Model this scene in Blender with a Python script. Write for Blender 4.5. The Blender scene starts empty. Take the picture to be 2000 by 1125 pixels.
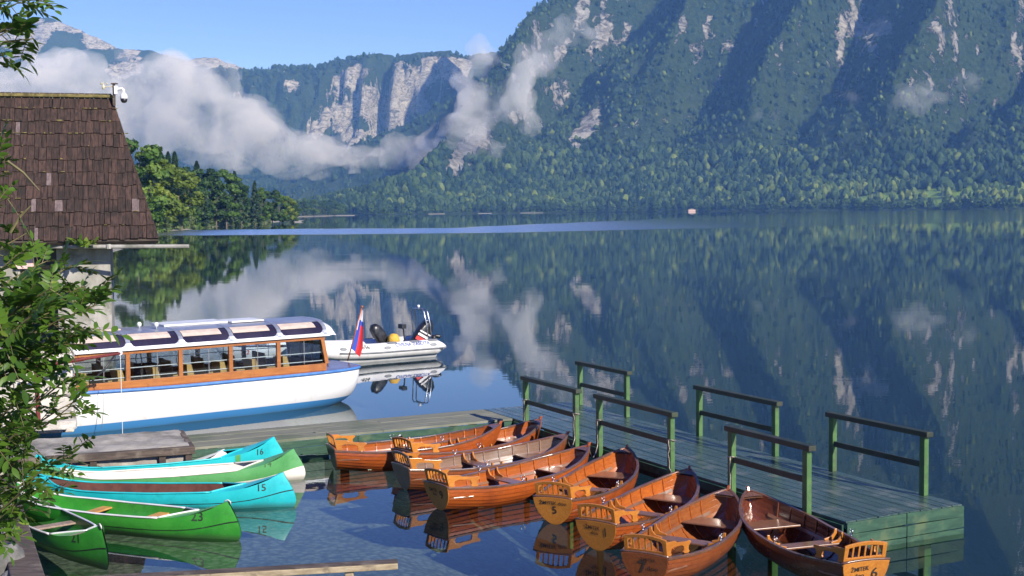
import bpy, math, random
import numpy as np
from mathutils import Vector, Matrix

# ------------------------------------------------------------------ camera, sky, sun, exposure
SC = bpy.context.scene
COL = SC.collection
R = math.radians
CAM_H, FPX = 5.1, 2500.0
ROLL, PITCH = 0.0095, math.atan(151 / 2500)
_F = Vector((0, math.cos(PITCH), -math.sin(PITCH)))
_U0 = Vector((0, math.sin(PITCH), math.cos(PITCH)))
_R0 = Vector((1, 0, 0))
_R = _R0 * math.cos(ROLL) - _U0 * math.sin(ROLL)
_U = _R0 * math.sin(ROLL) + _U0 * math.cos(ROLL)
cam = bpy.data.cameras.new('camera')
cam.sensor_width = 36
cam.lens = 36 * FPX / 2000
cam.clip_start = 0.1
cam.clip_end = 30000
camo = bpy.data.objects.new('camera', cam)
COL.objects.link(camo)
m = Matrix.Identity(4)
for i in range(3):
    m[i][0], m[i][1], m[i][2] = _R[i], _U[i], -_F[i]
m[2][3] = CAM_H
camo.matrix_world = m
SC.camera = camo

SUN_AZ = Vector((0.655, -0.755))          # horizontal direction towards the sun
SUN_EL = R(30)
w = bpy.data.worlds.new('World')
SC.world = w
w.use_nodes = True
nt = w.node_tree
bg = nt.nodes['Background']
sky = nt.nodes.new('ShaderNodeTexSky')
sky.sky_type = 'NISHITA'
sky.sun_disc = False
sky.sun_elevation = SUN_EL
sky.sun_rotation = math.atan2(SUN_AZ.x, SUN_AZ.y)
sky.altitude = 2500
sky.air_density = 1.0
sky.dust_density = 0.3
sky.ozone_density = 4.0
hsv = nt.nodes.new('ShaderNodeHueSaturation')
hsv.inputs['Saturation'].default_value = 1.2
hsv.inputs['Hue'].default_value = 0.528
nt.links.new(sky.outputs[0], hsv.inputs['Color'])
nt.links.new(hsv.outputs[0], bg.inputs[0])
bg.inputs[1].default_value = 0.13
sun = bpy.data.lights.new('sun', 'SUN')
sun.energy = 5.0
sun.angle = R(0.5)
sun.color = (1.0, 0.93, 0.82)
suno = bpy.data.objects.new('sun', sun)
COL.objects.link(suno)
sd = Vector((SUN_AZ.x * math.cos(SUN_EL), SUN_AZ.y * math.cos(SUN_EL), math.sin(SUN_EL)))
suno.rotation_euler = sd.to_track_quat('Z', 'Y').to_euler()
suno.location = (20, -30, 40)
SC.view_settings.view_transform = 'Standard'
SC.view_settings.look = 'None'
SC.view_settings.exposure = 0.45
SC.view_settings.gamma = 1
SC.cycles.max_bounces = 8
SC.cycles.diffuse_bounces = 3
SC.cycles.glossy_bounces = 4
SC.cycles.transmission_bounces = 4
SC.cycles.transparent_max_bounces = 12
SC.cycles.volume_bounces = 3
SC.cycles.use_denoising = True
SC.cycles.caustics_reflective = False
SC.cycles.caustics_refractive = False
SC.cycles.sample_clamp_indirect = 6

rng = np.random.default_rng(7)
random.seed(7)
# ------------------------------------------------------------------ helpers
def on(u, v, z=0.0):
    """world point at height z seen at photo position (u, v)"""
    d = _F + _R * ((u - 1000) / FPX) - _U * ((v - 562.5) / FPX)
    t = (z - CAM_H) / d.z
    return Vector((0, 0, CAM_H)) + d * t
def at(u, v, Y):
    """world point at distance Y ahead seen at photo position (u, v)"""
    d = _F + _R * ((u - 1000) / FPX) - _U * ((v - 562.5) / FPX)
    return Vector((0, 0, CAM_H)) + d * (Y / d.y)

def tag(o, label=None, cat=None, group=None, kind=None):
    if label: o['label'] = label
    if cat: o['category'] = cat
    if group: o['group'] = group
    if kind: o['kind'] = kind
    return o
def empty(name, loc=(0, 0, 0), rz=0.0, label=None, cat=None, group=None):
    o = bpy.data.objects.new(name, None)
    COL.objects.link(o)
    o.location = loc
    o.rotation_euler = (0, 0, rz)
    o.empty_display_size = 0.3
    return tag(o, label, cat, group)
KIDS = {}
def link(name, me, parent=None):
    o = bpy.data.objects.new(name, me)
    COL.objects.link(o)
    if parent is not None:
        o.parent = parent
        KIDS.setdefault(parent.name, []).append(o)
    return o
def copy_tree(o, parent=None):
    c = o.copy()
    COL.objects.link(c)
    if parent is not None:
        c.parent = parent
        KIDS.setdefault(parent.name, []).append(c)
    for ch in list(KIDS.get(o.name, [])):
        copy_tree(ch, c)
    return c
def np_mesh(name, V, F, mats, mi=None, smooth=False):
    """V (n,3), F (m,k) arrays with one face size"""
    V = np.asarray(V, np.float32); F = np.asarray(F, np.int32)
    me = bpy.data.meshes.new(name)
    k = F.shape[1]
    me.vertices.add(len(V)); me.vertices.foreach_set('co', V.ravel())
    me.loops.add(F.size); me.loops.foreach_set('vertex_index', F.ravel())
    me.polygons.add(len(F)); me.polygons.foreach_set('loop_start', np.arange(0, F.size, k, dtype=np.int32))
    for x in (mats if isinstance(mats, (list, tuple)) else [mats]): me.materials.append(x)
    if mi is not None: me.polygons.foreach_set('material_index', np.asarray(mi, np.int32))
    me.polygons.foreach_set('use_smooth', np.full(len(F), bool(smooth)))
    me.update(calc_edges=True)
    return me
def fattr(me, name, vals):
    a = me.attributes.new(name, 'FLOAT', 'POINT')
    a.data.foreach_set('value', np.asarray(vals, np.float32).ravel())

class MB:
    def __init__(s): s.v = []; s.f = []; s.m = []
    def add(s, vs, fs, mi=0):
        o = len(s.v)
        s.v += [tuple(p) for p in vs]
        for f in fs: s.f.append(tuple(i + o for i in f)); s.m.append(mi)
        return s
    def box(s, c, d, mi=0, rz=0.0, M=None):
        x, y, z = d[0] / 2, d[1] / 2, d[2] / 2
        vs = [Vector(p) for p in [(-x,-y,-z),(x,-y,-z),(x,y,-z),(-x,y,-z),(-x,-y,z),(x,-y,z),(x,y,z),(-x,y,z)]]
        rot = M if M is not None else Matrix.Rotation(rz, 3, 'Z')
        vs = [rot @ p + Vector(c) for p in vs]
        return s.add(vs, [(0,3,2,1),(4,5,6,7),(0,1,5,4),(1,2,6,5),(2,3,7,6),(3,0,4,7)], mi)
    def beam(s, p, q, wd, ht, mi=0, up=(0, 0, 1)):
        p, q = Vector(p), Vector(q); d = (q - p).normalized()
        sd_ = d.cross(Vector(up)).normalized(); u_ = sd_.cross(d).normalized()
        a, b = sd_ * (wd / 2), u_ * (ht / 2)
        vs = [p - a - b, p + a - b, p + a + b, p - a + b, q - a - b, q + a - b, q + a + b, q - a + b]
        return s.add(vs, [(0,1,2,3),(7,6,5,4),(4,5,1,0),(5,6,2,1),(6,7,3,2),(7,4,0,3)], mi)
    def tube(s, pts, r, n=8, mi=0, cap=True):
        pts = [Vector(p) for p in pts]
        rs = r if isinstance(r, (list, tuple)) else [r] * len(pts)
        rings = []; ref = None
        for i, p in enumerate(pts):
            d = (pts[min(i + 1, len(pts) - 1)] - pts[max(i - 1, 0)]).normalized()
            if ref is None: ref = Vector((0, 0, 1)) if abs(d.z) < .9 else Vector((1, 0, 0))
            a = d.cross(ref)
            if a.length < 1e-6: a = d.cross(Vector((0, 1, 0)))
            a.normalize(); b = a.cross(d).normalized(); ref = b
            rings.append([p + (a * math.cos(2 * math.pi * k / n) + b * math.sin(2 * math.pi * k / n)) * rs[i] for k in range(n)])
        return s.loft(rings, True, mi, cap)
    def loft(s, rings, closed=True, mi=0, cap=False):
        n = len(rings[0]); vs = [p for r in rings for p in r]; fs = []
        for i in range(len(rings) - 1):
            for k in range(n if closed else n - 1):
                k2 = (k + 1) % n
                fs.append((i * n + k, i * n + k2, (i + 1) * n + k2, (i + 1) * n + k))
        if cap:
            fs.append(tuple(range(n))[::-1]); fs.append(tuple((len(rings) - 1) * n + k for k in range(n)))
        return s.add(vs, fs, mi)
    def lathe(s, c, prof, n=12, mi=0, axis='z'):
        rings = []
        for r, z in prof:
            ring = []
            for k in range(n):
                a = 2 * math.pi * k / n
                p = (r * math.cos(a), r * math.sin(a), z)
                if axis == 'x': p = (p[2], p[0], p[1])
                if axis == 'y': p = (p[0], p[2], p[1])
                ring.append(Vector(p) + Vector(c))
            rings.append(ring)
        return s.loft(rings, True, mi, True)
    def prism(s, poly, fn, th, mi=0):
        """2-D outline poly; fn(x, y, d) -> point, extruded d from -th/2 to th/2"""
        n = len(poly)
        vs = [fn(x, y, -th / 2) for x, y in poly] + [fn(x, y, th / 2) for x, y in poly]
        fs = [tuple(range(n))[::-1], tuple(range(n, 2 * n))] + [(i, (i + 1) % n, n + (i + 1) % n, n + i) for i in range(n)]
        return s.add(vs, fs, mi)
    def build(s, name, mats, parent=None, smooth=False, bevel=0.0, auto=None):
        me = bpy.data.meshes.new(name)
        me.from_pydata([tuple(p) for p in s.v], [], s.f)
        for x in (mats if isinstance(mats, (list, tuple)) else [mats]): me.materials.append(x)
        for p, mi in zip(me.polygons, s.m): p.material_index = mi
        if smooth:
            me.polygons.foreach_set('use_smooth', [True] * len(me.polygons))
            if auto: me.set_sharp_from_angle(angle=R(auto))
        me.update()
        o = link(name, me, parent)
        if bevel:
            b = o.modifiers.new('bevel', 'BEVEL'); b.width = bevel; b.segments = 2; b.limit_method = 'ANGLE'; b.angle_limit = R(40)
        return o

def curve1(xs, ys):
    """smooth monotone-ish cubic interpolation"""
    xs = np.asarray(xs, float); ys = np.asarray(ys, float)
    h = np.diff(xs); dl = np.diff(ys) / h
    m_ = np.zeros(len(xs)); m_[0], m_[-1] = dl[0], dl[-1]
    for i in range(1, len(xs) - 1):
        m_[i] = 0 if dl[i - 1] * dl[i] <= 0 else 2 * dl[i - 1] * dl[i] / (dl[i - 1] + dl[i])
    def f(x):
        x = min(max(x, xs[0]), xs[-1]); i = min(int(np.searchsorted(xs, x, 'right') - 1), len(xs) - 2)
        t = (x - xs[i]) / h[i]
        return float((2*t**3-3*t**2+1)*ys[i] + (t**3-2*t**2+t)*h[i]*m_[i] + (-2*t**3+3*t**2)*ys[i+1] + (t**3-t**2)*h[i]*m_[i+1])
    return f

# value noise
def vnoise(x, y, seed):
    xi = np.floor(x).astype(np.int64); yi = np.floor(y).astype(np.int64)
    fx = x - xi; fy = y - yi
    fx = fx * fx * fx * (fx * (fx * 6 - 15) + 10); fy = fy * fy * fy * (fy * (fy * 6 - 15) + 10)
    def h(a, b):
        n = (a * 374761393 + b * 668265263 + seed * 982451653) & 0xFFFFFFFF
        n = ((n ^ (n >> 13)) * 1274126177) & 0xFFFFFFFF
        n = n ^ (n >> 16)
        return (n & 0xFFFF) / 65535.0
    return (h(xi, yi) * (1 - fx) + h(xi + 1, yi) * fx) * (1 - fy) + (h(xi, yi + 1) * (1 - fx) + h(xi + 1, yi + 1) * fx) * fy
def fbm(x, y, seed, octv=4, gain=.5):
    t = np.zeros_like(x, dtype=float); a = 1.; n = 0.
    for o in range(octv):
        t += a * (vnoise(x * 2 ** o + 17.3 * o, y * 2 ** o - 9.1 * o, seed + o) * 2 - 1); n += a; a *= gain
    return t / n
def ridged(x, y, seed, octv=3, gain=.5):
    t = np.zeros_like(x, dtype=float); a = 1.; n = 0.
    for o in range(octv):
        t += a * (1 - np.abs(vnoise(x * 2 ** o + 5.7 * o, y * 2 ** o + 3.3 * o, seed + o) * 2 - 1)); n += a; a *= gain
    return t / n

# ------------------------------------------------------------------ materials
class NT:
    def __init__(s, name):
        s.mat = bpy.data.materials.new(name); s.mat.use_nodes = True
        s.t = s.mat.node_tree; s.t.nodes.clear()
        s.out = s.t.nodes.new('ShaderNodeOutputMaterial')
    def n(s, typ, ins=None, **props):
        nd = s.t.nodes.new(typ)
        for k, v in props.items(): setattr(nd, k, v)
        for k, v in (ins or {}).items():
            sock = nd.inputs[k]
            if isinstance(v, bpy.types.NodeSocket): s.t.links.new(v, sock)
            else:
                if isinstance(v, (tuple, list)) and sock.type == 'RGBA' and len(v) == 3: v = (*v, 1)
                sock.default_value = v
        return nd
    def math(s, op, a, b=None, c=None, clamp=False):
        nd = s.t.nodes.new('ShaderNodeMath'); nd.operation = op; nd.use_clamp = clamp
        for i, v in enumerate((a, b, c)):
            if v is None: continue
            if isinstance(v, bpy.types.NodeSocket): s.t.links.new(v, nd.inputs[i])
            else: nd.inputs[i].default_value = v
        return nd.outputs[0]
    def mix(s, f, a, b, blend='MIX'):
        nd = s.t.nodes.new('ShaderNodeMix'); nd.data_type = 'RGBA'; nd.blend_type = blend
        for k, v in ((0, f), (6, a), (7, b)):
            if isinstance(v, bpy.types.NodeSocket): s.t.links.new(v, nd.inputs[k])
            else: nd.inputs[k].default_value = (*v, 1) if isinstance(v, (tuple, list)) and len(v) == 3 else v
        return nd.outputs[2]
    def ramp(s, f, lo, hi):
        nd = s.t.nodes.new('ShaderNodeMapRange'); nd.interpolation_type = 'SMOOTHSTEP'
        s.t.links.new(f, nd.inputs[0]); nd.inputs[1].default_value = lo; nd.inputs[2].default_value = hi
        return nd.outputs[0]
    def coord(s, scale=(1, 1, 1), which='Object'):
        c = s.n('ShaderNodeTexCoord')
        return s.n('ShaderNodeMapping', {0: c.outputs[which], 'Scale': scale}).outputs[0]
    def noise(s, vec, scale, detail=4, rough=.55, dist=0):
        return s.n('ShaderNodeTexNoise', {'Vector': vec, 'Scale': scale, 'Detail': detail, 'Roughness': rough, 'Distortion': dist}).outputs[0]
    def bump(s, h, strength, dist):
        return s.n('ShaderNodeBump', {'Height': h, 'Strength': strength, 'Distance': dist}).outputs[0]
    def bsdf(s, **ins):
        names = {'col': 'Base Color', 'rough': 'Roughness', 'metal': 'Metallic', 'nrm': 'Normal', 'coat': 'Coat Weight', 'coatr': 'Coat Roughness',
                 'spec': 'Specular IOR Level', 'trans': 'Transmission Weight', 'alpha': 'Alpha', 'ior': 'IOR', 'sheen': 'Sheen Weight'}
        return s.n('ShaderNodeBsdfPrincipled', {names[k]: v for k, v in ins.items()}).outputs[0]
    def done(s, sh):
        s.t.links.new(sh, s.out.inputs[0]); return s.mat

def pmat(name, c1, c2, scale=3.0, rough=.6, stretch=(1, 1, 1), bump=.0, bscale=None, bdist=.01, coat=0., metal=0., dark=None, darkscale=1.2, spec=.5, rvar=.15):
    """two-tone noisy surface with optional dirt patches, grain and varnish"""
    t = NT(name); v = t.coord(stretch)
    info = t.n('ShaderNodeObjectInfo').outputs['Random']
    off = t.n('ShaderNodeVectorMath', {0: v, 1: t.n('ShaderNodeCombineXYZ', {0: t.math('MULTIPLY', info, 37.0), 1: t.math('MULTIPLY', info, 11.0)}).outputs[0]}, operation='ADD').outputs[0]
    n1 = t.noise(off, scale, 5, .6, .3)
    col = t.mix(t.ramp(n1, .33, .67), c1, c2)
    if dark is not None:
        n2 = t.noise(t.coord((1, 1, 1)), darkscale, 6, .62)
        col = t.mix(t.math('MULTIPLY', t.ramp(n2, .5, .68), .8), col, dark)
    ro = t.math('ADD', t.math('MULTIPLY', t.math('SUBTRACT', n1, .5), rvar * 2), rough, clamp=True)
    ins = dict(col=col, rough=ro, metal=metal, coat=coat, spec=spec)
    if coat: ins['coatr'] = .12
    if bump:
        ins['nrm'] = t.bump(t.noise(off, bscale or scale * 4, 5, .6), bump, bdist)
    return t.done(t.bsdf(**ins))
# ------------------------------------------------------------------ mountains
def mountain_mat():
    t = NT('mountain_surface')
    a = t.n('ShaderNodeAttribute', attribute_name='rock').outputs['Fac']
    md = t.n('ShaderNodeAttribute', attribute_name='meadow').outputs['Fac']
    v = t.coord()
    big = t.noise(v, .006, 5, .6); fine = t.noise(v, .09, 5, .7)
    veg = t.mix(t.ramp(fine, .3, .7), (.012, .030, .012), (.046, .078, .026))
    veg = t.mix(t.math('MULTIPLY', t.ramp(big, .45, .7), .4), veg, (.055, .08, .026))
    veg = t.mix(md, veg, (.20, .33, .05))
    cr = t.noise(t.coord((.030, .030, .055)), 1.0, 10, .72, 1.5)
    rk = t.mix(t.ramp(cr, .36, .60), (.13, .13, .13), (.56, .55, .52))
    stain = t.noise(t.coord((.03, .03, .006)), 1.0, 5, .6)
    rk = t.mix(t.math('MULTIPLY', t.ramp(stain, .55, .75), .35), rk, (.56, .47, .36))
    f = t.ramp(t.math('ADD', a, t.math('MULTIPLY', t.math('SUBTRACT', t.noise(v, .028, 9, .78, .6), .5), 2.2)), .44, .56)
    col = t.mix(f, veg, rk)
    h = t.math('ADD', t.math('MULTIPLY', cr, f), t.math('MULTIPLY', fine, .6))
    return t.done(t.bsdf(col=col, rough=.9, spec=.1, nrm=t.bump(h, 1.0, 22)))
M_MTN = mountain_mat()

def grid_mesh(name, xs, ys, Z, rock, meadow, mat):
    nx, ny = len(xs), len(ys)
    X, Y = np.meshgrid(xs, ys)
    V = np.stack([X.ravel(), Y.ravel(), Z.ravel()], 1)
    i = np.arange(nx * ny).reshape(ny, nx)
    F = np.stack([i[:-1, :-1].ravel(), i[:-1, 1:].ravel(), i[1:, 1:].ravel(), i[1:, :-1].ravel()], 1)
    me = np_mesh(name, V, F, mat, smooth=True)
    fattr(me, 'rock', rock); fattr(me, 'meadow', meadow)
    return link(name, me)
def smin(a, b, k):
    h = np.clip(.5 + .5 * (b - a) / k, 0, 1)
    return b * (1 - h) + a * h - k * h * (1 - h)
def sstep(x, a, b):
    t = np.clip((x - a) / (b - a), 0, 1); return t * t * (3 - 2 * t)
def blob(x, y, cx, cy, rx, ry, ang=0):
    c, s = math.cos(ang), math.sin(ang); dx, dy = x - cx, y - cy
    return np.exp(-(((dx * c + dy * s) / rx) ** 2 + ((-dx * s + dy * c) / ry) ** 2))

SHX = [-900, -420, -250, -110, 138, 364, 836, 1500, 2200]
SHY = [2500, 2500, 2350, 2600, 2650, 2560, 2150, 1950, 1900]
def shore_y(x): return np.interp(x, SHX, SHY)

# right-hand mountain above the far shore
def right_height(X, Y):
    sY = shore_y(X) + 18 * fbm(X / 90, X * 0, 3, 3)
    s = Y - sY
    base = np.interp(s, [-300, 0, 25, 120, 300, 480, 620, 900, 1250, 1700, 2300], [-25, -.4, 5, 20, 74, 165, 275, 480, 780, 1150, 1500])
    right = sstep(X, 380, 800)
    base = base - right * 30 * sstep(s, 60, 320) + right * 6 * sstep(s, 20, 60)
    wx = X + 150 * fbm(X / 560, Y / 560, 11, 3); wy = Y + 150 * fbm(X / 560, Y / 560, 23, 3)
    p = wx * .857 - wy * .514; q = wx * .514 + wy * .857
    saw = (p / 370 + .30 + .5 * fbm(q / 700, p / 700, 31, 2)) % 1.0
    spur = np.where(saw < .66, saw / .66, (1 - saw) / .34)            # shaded flank, then sunny flank
    spur2 = ridged(p / 95, q / 420, 41, 3)
    A = sstep(s, 330, 760)
    z = base + A * ((185 + 120 * fbm(X / 380, Y / 700, 43, 2)) * (spur - .55) + 95 * (spur2 - .55))
    z += sstep(s, 40, 300) * (10 * fbm(X / 55, Y / 55, 51, 4) + 16 * fbm(X / 170, Y / 170, 57, 3) * sstep(s, 200, 500))
    z += A * 26 * (ridged(X / 48, Y / 60, 61, 3) - .5)
    cap = np.interp(X, [-900, -520, -434, -300, -210, -140, -85, -28, 20, 70, 150, 260, 500], [2, 6, 12, 40, 74, 195, 330, 452, 515, 590, 720, 950, 1700])
    cap = cap + 14 * fbm(X / 60, Y / 200, 71, 4) * sstep(cap, 30, 200) - np.maximum(Y - 3700, 0) * .5
    z = np.where(s > 30, smin(z, cap, 22), z)
    return z, s
xs = np.arange(-760, 1500, 6.); ys = np.concatenate([np.arange(1800, 3400, 6.), np.arange(3400, 4250, 10.)])
X, Y = np.meshgrid(xs, ys)
Z, S = right_height(X, Y)
gy, gx = np.gradient(Z, ys, xs)
steep = np.sqrt(gx ** 2 + gy ** 2)
rock = sstep(steep + .22 * fbm(X / 40, Y / 40, 81, 4), 2.0, 3.6) * sstep(S, 240, 420) * .46
gul = fbm((X * .857 - Y * .514) / 60, (X * .514 + Y * .857) / 260, 91, 4)
rock += .14 * sstep(gul, .38, .66) + .13 * sstep(fbm(X / 26, Y / 44, 103, 4) + .5 * fbm(X / 300, Y / 300, 107, 2), .34, .62) * sstep(Z, 120, 300) * sstep(Z, 150, 330)
def facing(u, v):
    """the world x, z of the slope met by the sight line, marched over the height field (used only to site cliffs)"""
    return u, v
# pale cliffs: centre (x, z), radii, tilt in the elevation view
CL = [(185, 205, 20, 78, -.62, 1.1), (158, 175, 12, 46, -.62, .7), (-75, 178, 42, 66, -.55, .8), (-120, 120, 24, 46, -.6, .9), (30, 240, 36, 42, -.3, .55), (-20, 130, 14, 30, -.6, .4),
      (792, 395, 15, 62, -.12, .8), (862, 432, 40, 30, -.5, .9), (838, 378, 14, 40, -.2, .7), (455, 300, 26, 40, -.6, .38), (560, 420, 22, 40, -.6, .4), (330, 215, 90, 20, .1, .4), (1160, 350, 40, 20, 0, .3)]
for cx, cz, rx, rz_, an, am in CL:
    rock += am * blob(X, Z, cx, cz, rx, rz_, an) * sstep(steep, .3, .75)
rock += .9 * blob(X, Y, -10, 2860, 5, 55, .5)                       # gravel chute
rock *= sstep(S, 120, 260)
rock = np.clip(rock + .25 * fbm(X / 25, Y / 25, 99, 3) * (rock > .12), 0, 1)
meadow = np.clip(1.6 * blob(X, Y, 850, 2335, 150, 62, -.45) + 1.2 * blob(X, Y, 690, 2385, 110, 30, -.42) + 1.0 * blob(X, Y, 800, 2250, 120, 16, -.45), 0, 1)
Zr, Xr, Yr, ROCKr, MEADr, Sr = Z, X, Y, rock, meadow, S
o = grid_mesh('mountain', xs, ys, Z, rock, meadow, M_MTN); tag(o, kind='structure', label='steep wooded mountain with pale cliffs rising over the far shore')

# middle mountain with the white cliff, and the valley head below it
xs2 = np.arange(-2300, 300, 10.); ys2 = np.arange(3300, 5900, 12.)
X, Y = np.meshgrid(xs2, ys2)
crest = np.interp(X, [-2300, -1750, -1170, -1060, -960, -910, -800, -700, -640, -540, -420, -330, -250, -190, -60, 300],
                  [575, 580, 606, 598, 622, 612, 606, 650, 660, 656, 658, 668, 672, 652, 660, 650])
crest = crest + 16 * fbm(X / 90, Y / 160, 5, 4)
edge = 5150 + 60 * (ridged(X / 200, Y * 0 + .3, 13, 3) - .5) + 60 * fbm(X / 36, Y / 60, 15, 5) + 130 * np.exp(-((X + 520 - (Y - 5100) * .1) / 26) ** 2) + 40 * np.exp(-((X + 690) / 30) ** 2)
edge = edge + np.maximum(-X - 900, 0) * .25
rise = np.interp(Y - edge, [-1500, -1050, -600, -260, -130, -60, 0, 60, 300, 800], [-.1, .0, .12, .34, .46, .66, .86, .93, 1.0, 1.02])
Z = crest * rise + 18 * fbm(X / 140, Y / 140, 17, 4) * sstep(rise, .03, .2) + 16 * (ridged(X / 55, Y / 90, 19, 3) - .5) * sstep(rise, .3, .5)
mid = np.interp(X, [-2300, -1100, -800, -620, -447, -300, -163, -40, 120, 300], [70, 70, 95, 165, 258, 322, 398, 470, 560, 640])
mid = mid + 14 * fbm(X / 80, Y / 80, 25, 4) - np.abs(Y - 4350 - X * .15) * .62
Z = np.maximum(Z, mid)
Z = np.where(Y < 3750, Z - (3750 - Y) * .06, Z)
gy, gx = np.gradient(Z, ys2, xs2); steep = np.sqrt(gx ** 2 + gy ** 2)
cl = np.zeros_like(Z)
for cx, cz, rx, rz_, an, am in [(-640, 545, 70, 50, 0, 1.0), (-560, 440, 90, 100, .3, .9), (-420, 500, 90, 90, .5, 1.0), (-300, 570, 80, 62, .2, 1.0), (-215, 580, 60, 60, 0, .9), (-690, 380, 60, 70, .5, .95),
                                (-620, 300, 60, 50, 0, .9), (-470, 380, 80, 70, .5, .9), (-350, 430, 50, 60, .4, .8), (-760, 330, 46, 40, .4, .9), (-540, 300, 50, 40, 0, .8), (-870, 520, 60, 30, -.5, .45), (-930, 592, 34, 10, 0, .7), (-1080, 470, 60, 26, -.5, .5)]:
    cl = np.maximum(cl, am * blob(X, Z, cx, cz, rx, rz_, an))
rock = np.clip(2.3 * cl + 1.3 * fbm(X / 55, Z / 34, 37, 5) - .42, 0, 1) * sstep(steep, .2, .5) * (Y > 4700)
rock += .35 * sstep(fbm(X / 50, Z / 30, 39, 4), .2, .5) * (Y > 4800) * sstep(steep, .7, 1.2)
Zm, Xm, Ym, ROCKm = Z, X, Y, np.clip(rock, 0, 1)
o = grid_mesh('mountain', xs2, ys2, Z, ROCKm, rock * 0, M_MTN); tag(o, kind='structure', label='distant flat-topped mountain with a broad white cliff')

# far left summit
xs3 = np.arange(-3100, -1200, 14.); ys3 = np.arange(5900, 7300, 16.)
X, Y = np.meshgrid(xs3, ys3)
crest = np.interp(X, [-3100, -2760, -2450, -2340, -2160, -2000, -1850, -1500, -1200], [900, 930, 985, 1000, 930, 850, 828, 790, 700]) + 26 * fbm(X / 110, Y / 300, 45, 4)
Z = crest - np.abs(Y - 6600) * np.where(Y < 6600, .85, .4) + 90 * (ridged(X / 210, Y / 420, 47, 4) - .5) * sstep(np.abs(Y - 6600), 20, 200)
gy, gx = np.gradient(Z, ys3, xs3); steep = np.sqrt(gx ** 2 + gy ** 2)
rock = np.clip(.15 + .9 * sstep(fbm(X / 160, Z / 90, 49, 4) + .25 * sstep(Z, 700, 950), .05, .4), 0, 1)
o = grid_mesh('mountain', xs3, ys3, Z, rock, rock * 0, M_MTN); tag(o, kind='structure', label='hazy grey summit far away at the left')

# ------------------------------------------------------------------ lake bed, banks and water
def left_shore(y):
    return np.interp(y, [-40, 0, 10, 14, 16.2, 20, 22, 24.5, 27.2, 28.5, 40, 60, 120, 350, 400, 560, 780, 860, 1000, 1400, 1700, 2050, 2400],
                     [-2.6, -2.8, -3.2, -5.6, -6.4, -8.2, -9.2, -9.6, -9.9, -14.5, -14.0, -21, -41, -98, -106, -122, -135, -160, -215, -255, -262, -258, -300])
xg = np.concatenate([np.arange(-3200, -460, 60.), np.arange(-460, -60, 8.), np.arange(-60, -16, 2.), np.arange(-16, 14, .35), np.arange(14, 60, 2.), np.arange(60, 400, 20.), np.arange(400, 3201, 100.)])
yg = np.concatenate([np.arange(-60, -4, 4.), np.arange(-4, 40, .35), np.arange(40, 100, 2.), np.arange(100, 1000, 12.), np.arange(1000, 2600, 40.), np.arange(2600, 7400, 200.)])
X, Y = np.meshgrid(xg, yg)
d = left_shore(Y) + np.where(Y > 300, 5 * fbm(Y / 30, Y * 0, 8, 3), 0) - X
far = np.where(Y > 300, np.interp(d, [-400, -60, 0, 4, 12, 60, 200, 700], [-9, -3, -.15, .35, 1.6, 5, 16, 60]),
               np.interp(d, [-90, -24, -13, -9, -7, -3, -.5, .0, .8, 3, 40], [-9, -5, -2.8, -1.5, -.95, -.7, -.6, -.4, .42, .9, 2.2]))
Z = far + .05 * fbm(X / 1.3, Y / 1.3, 12, 3) * (Y < 60)
Z = np.where(Y > 1950, np.minimum(Z, -2.5), Z)
def bed_mat():
    t = NT('lake_bed_ground')
    pos = t.n('ShaderNodeNewGeometry').outputs['Position']
    z = t.n('ShaderNodeSeparateXYZ', {0: pos}).outputs[2]
    vo = t.n('ShaderNodeTexVoronoi', {'Vector': pos, 'Scale': 7.0})
    n = t.noise(pos, .9, 6, .65); n2 = t.noise(pos, 14, 5, .7)
    peb = t.mix(n2, (.15, .155, .13), (.40, .40, .35))
    peb = t.mix(t.math('MULTIPLY', t.ramp(vo.outputs['Distance'], .25, .7), .55), peb, (.06, .065, .05))
    peb = t.mix(t.math('MULTIPLY', t.ramp(n, .48, .72), .7), peb, (.085, .10, .06))
    deep = t.mix(n, (.010, .032, .060), (.016, .046, .080))
    wet = t.mix(t.ramp(t.math('ADD', z, t.math('MULTIPLY', t.math('SUBTRACT', n, .5), 1.6)), -2.7, -.9), deep, peb)
    soil = t.mix(n2, (.05, .075, .02), (.10, .11, .05))
    beach = t.mix(n2, (.30, .28, .23), (.44, .41, .35))
    col = t.mix(t.ramp(z, .0, .12), wet, beach)
    col = t.mix(t.ramp(z, .35, .8), col, soil)
    return t.done(t.bsdf(col=col, rough=.85, spec=.2, nrm=t.bump(t.math('ADD', n2, vo.outputs['Distance']), .6, .05)))
o = grid_mesh('ground', xg, yg, Z, Z * 0, Z * 0, bed_mat()); tag(o, kind='structure', label='lake bed and low shore')

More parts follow.
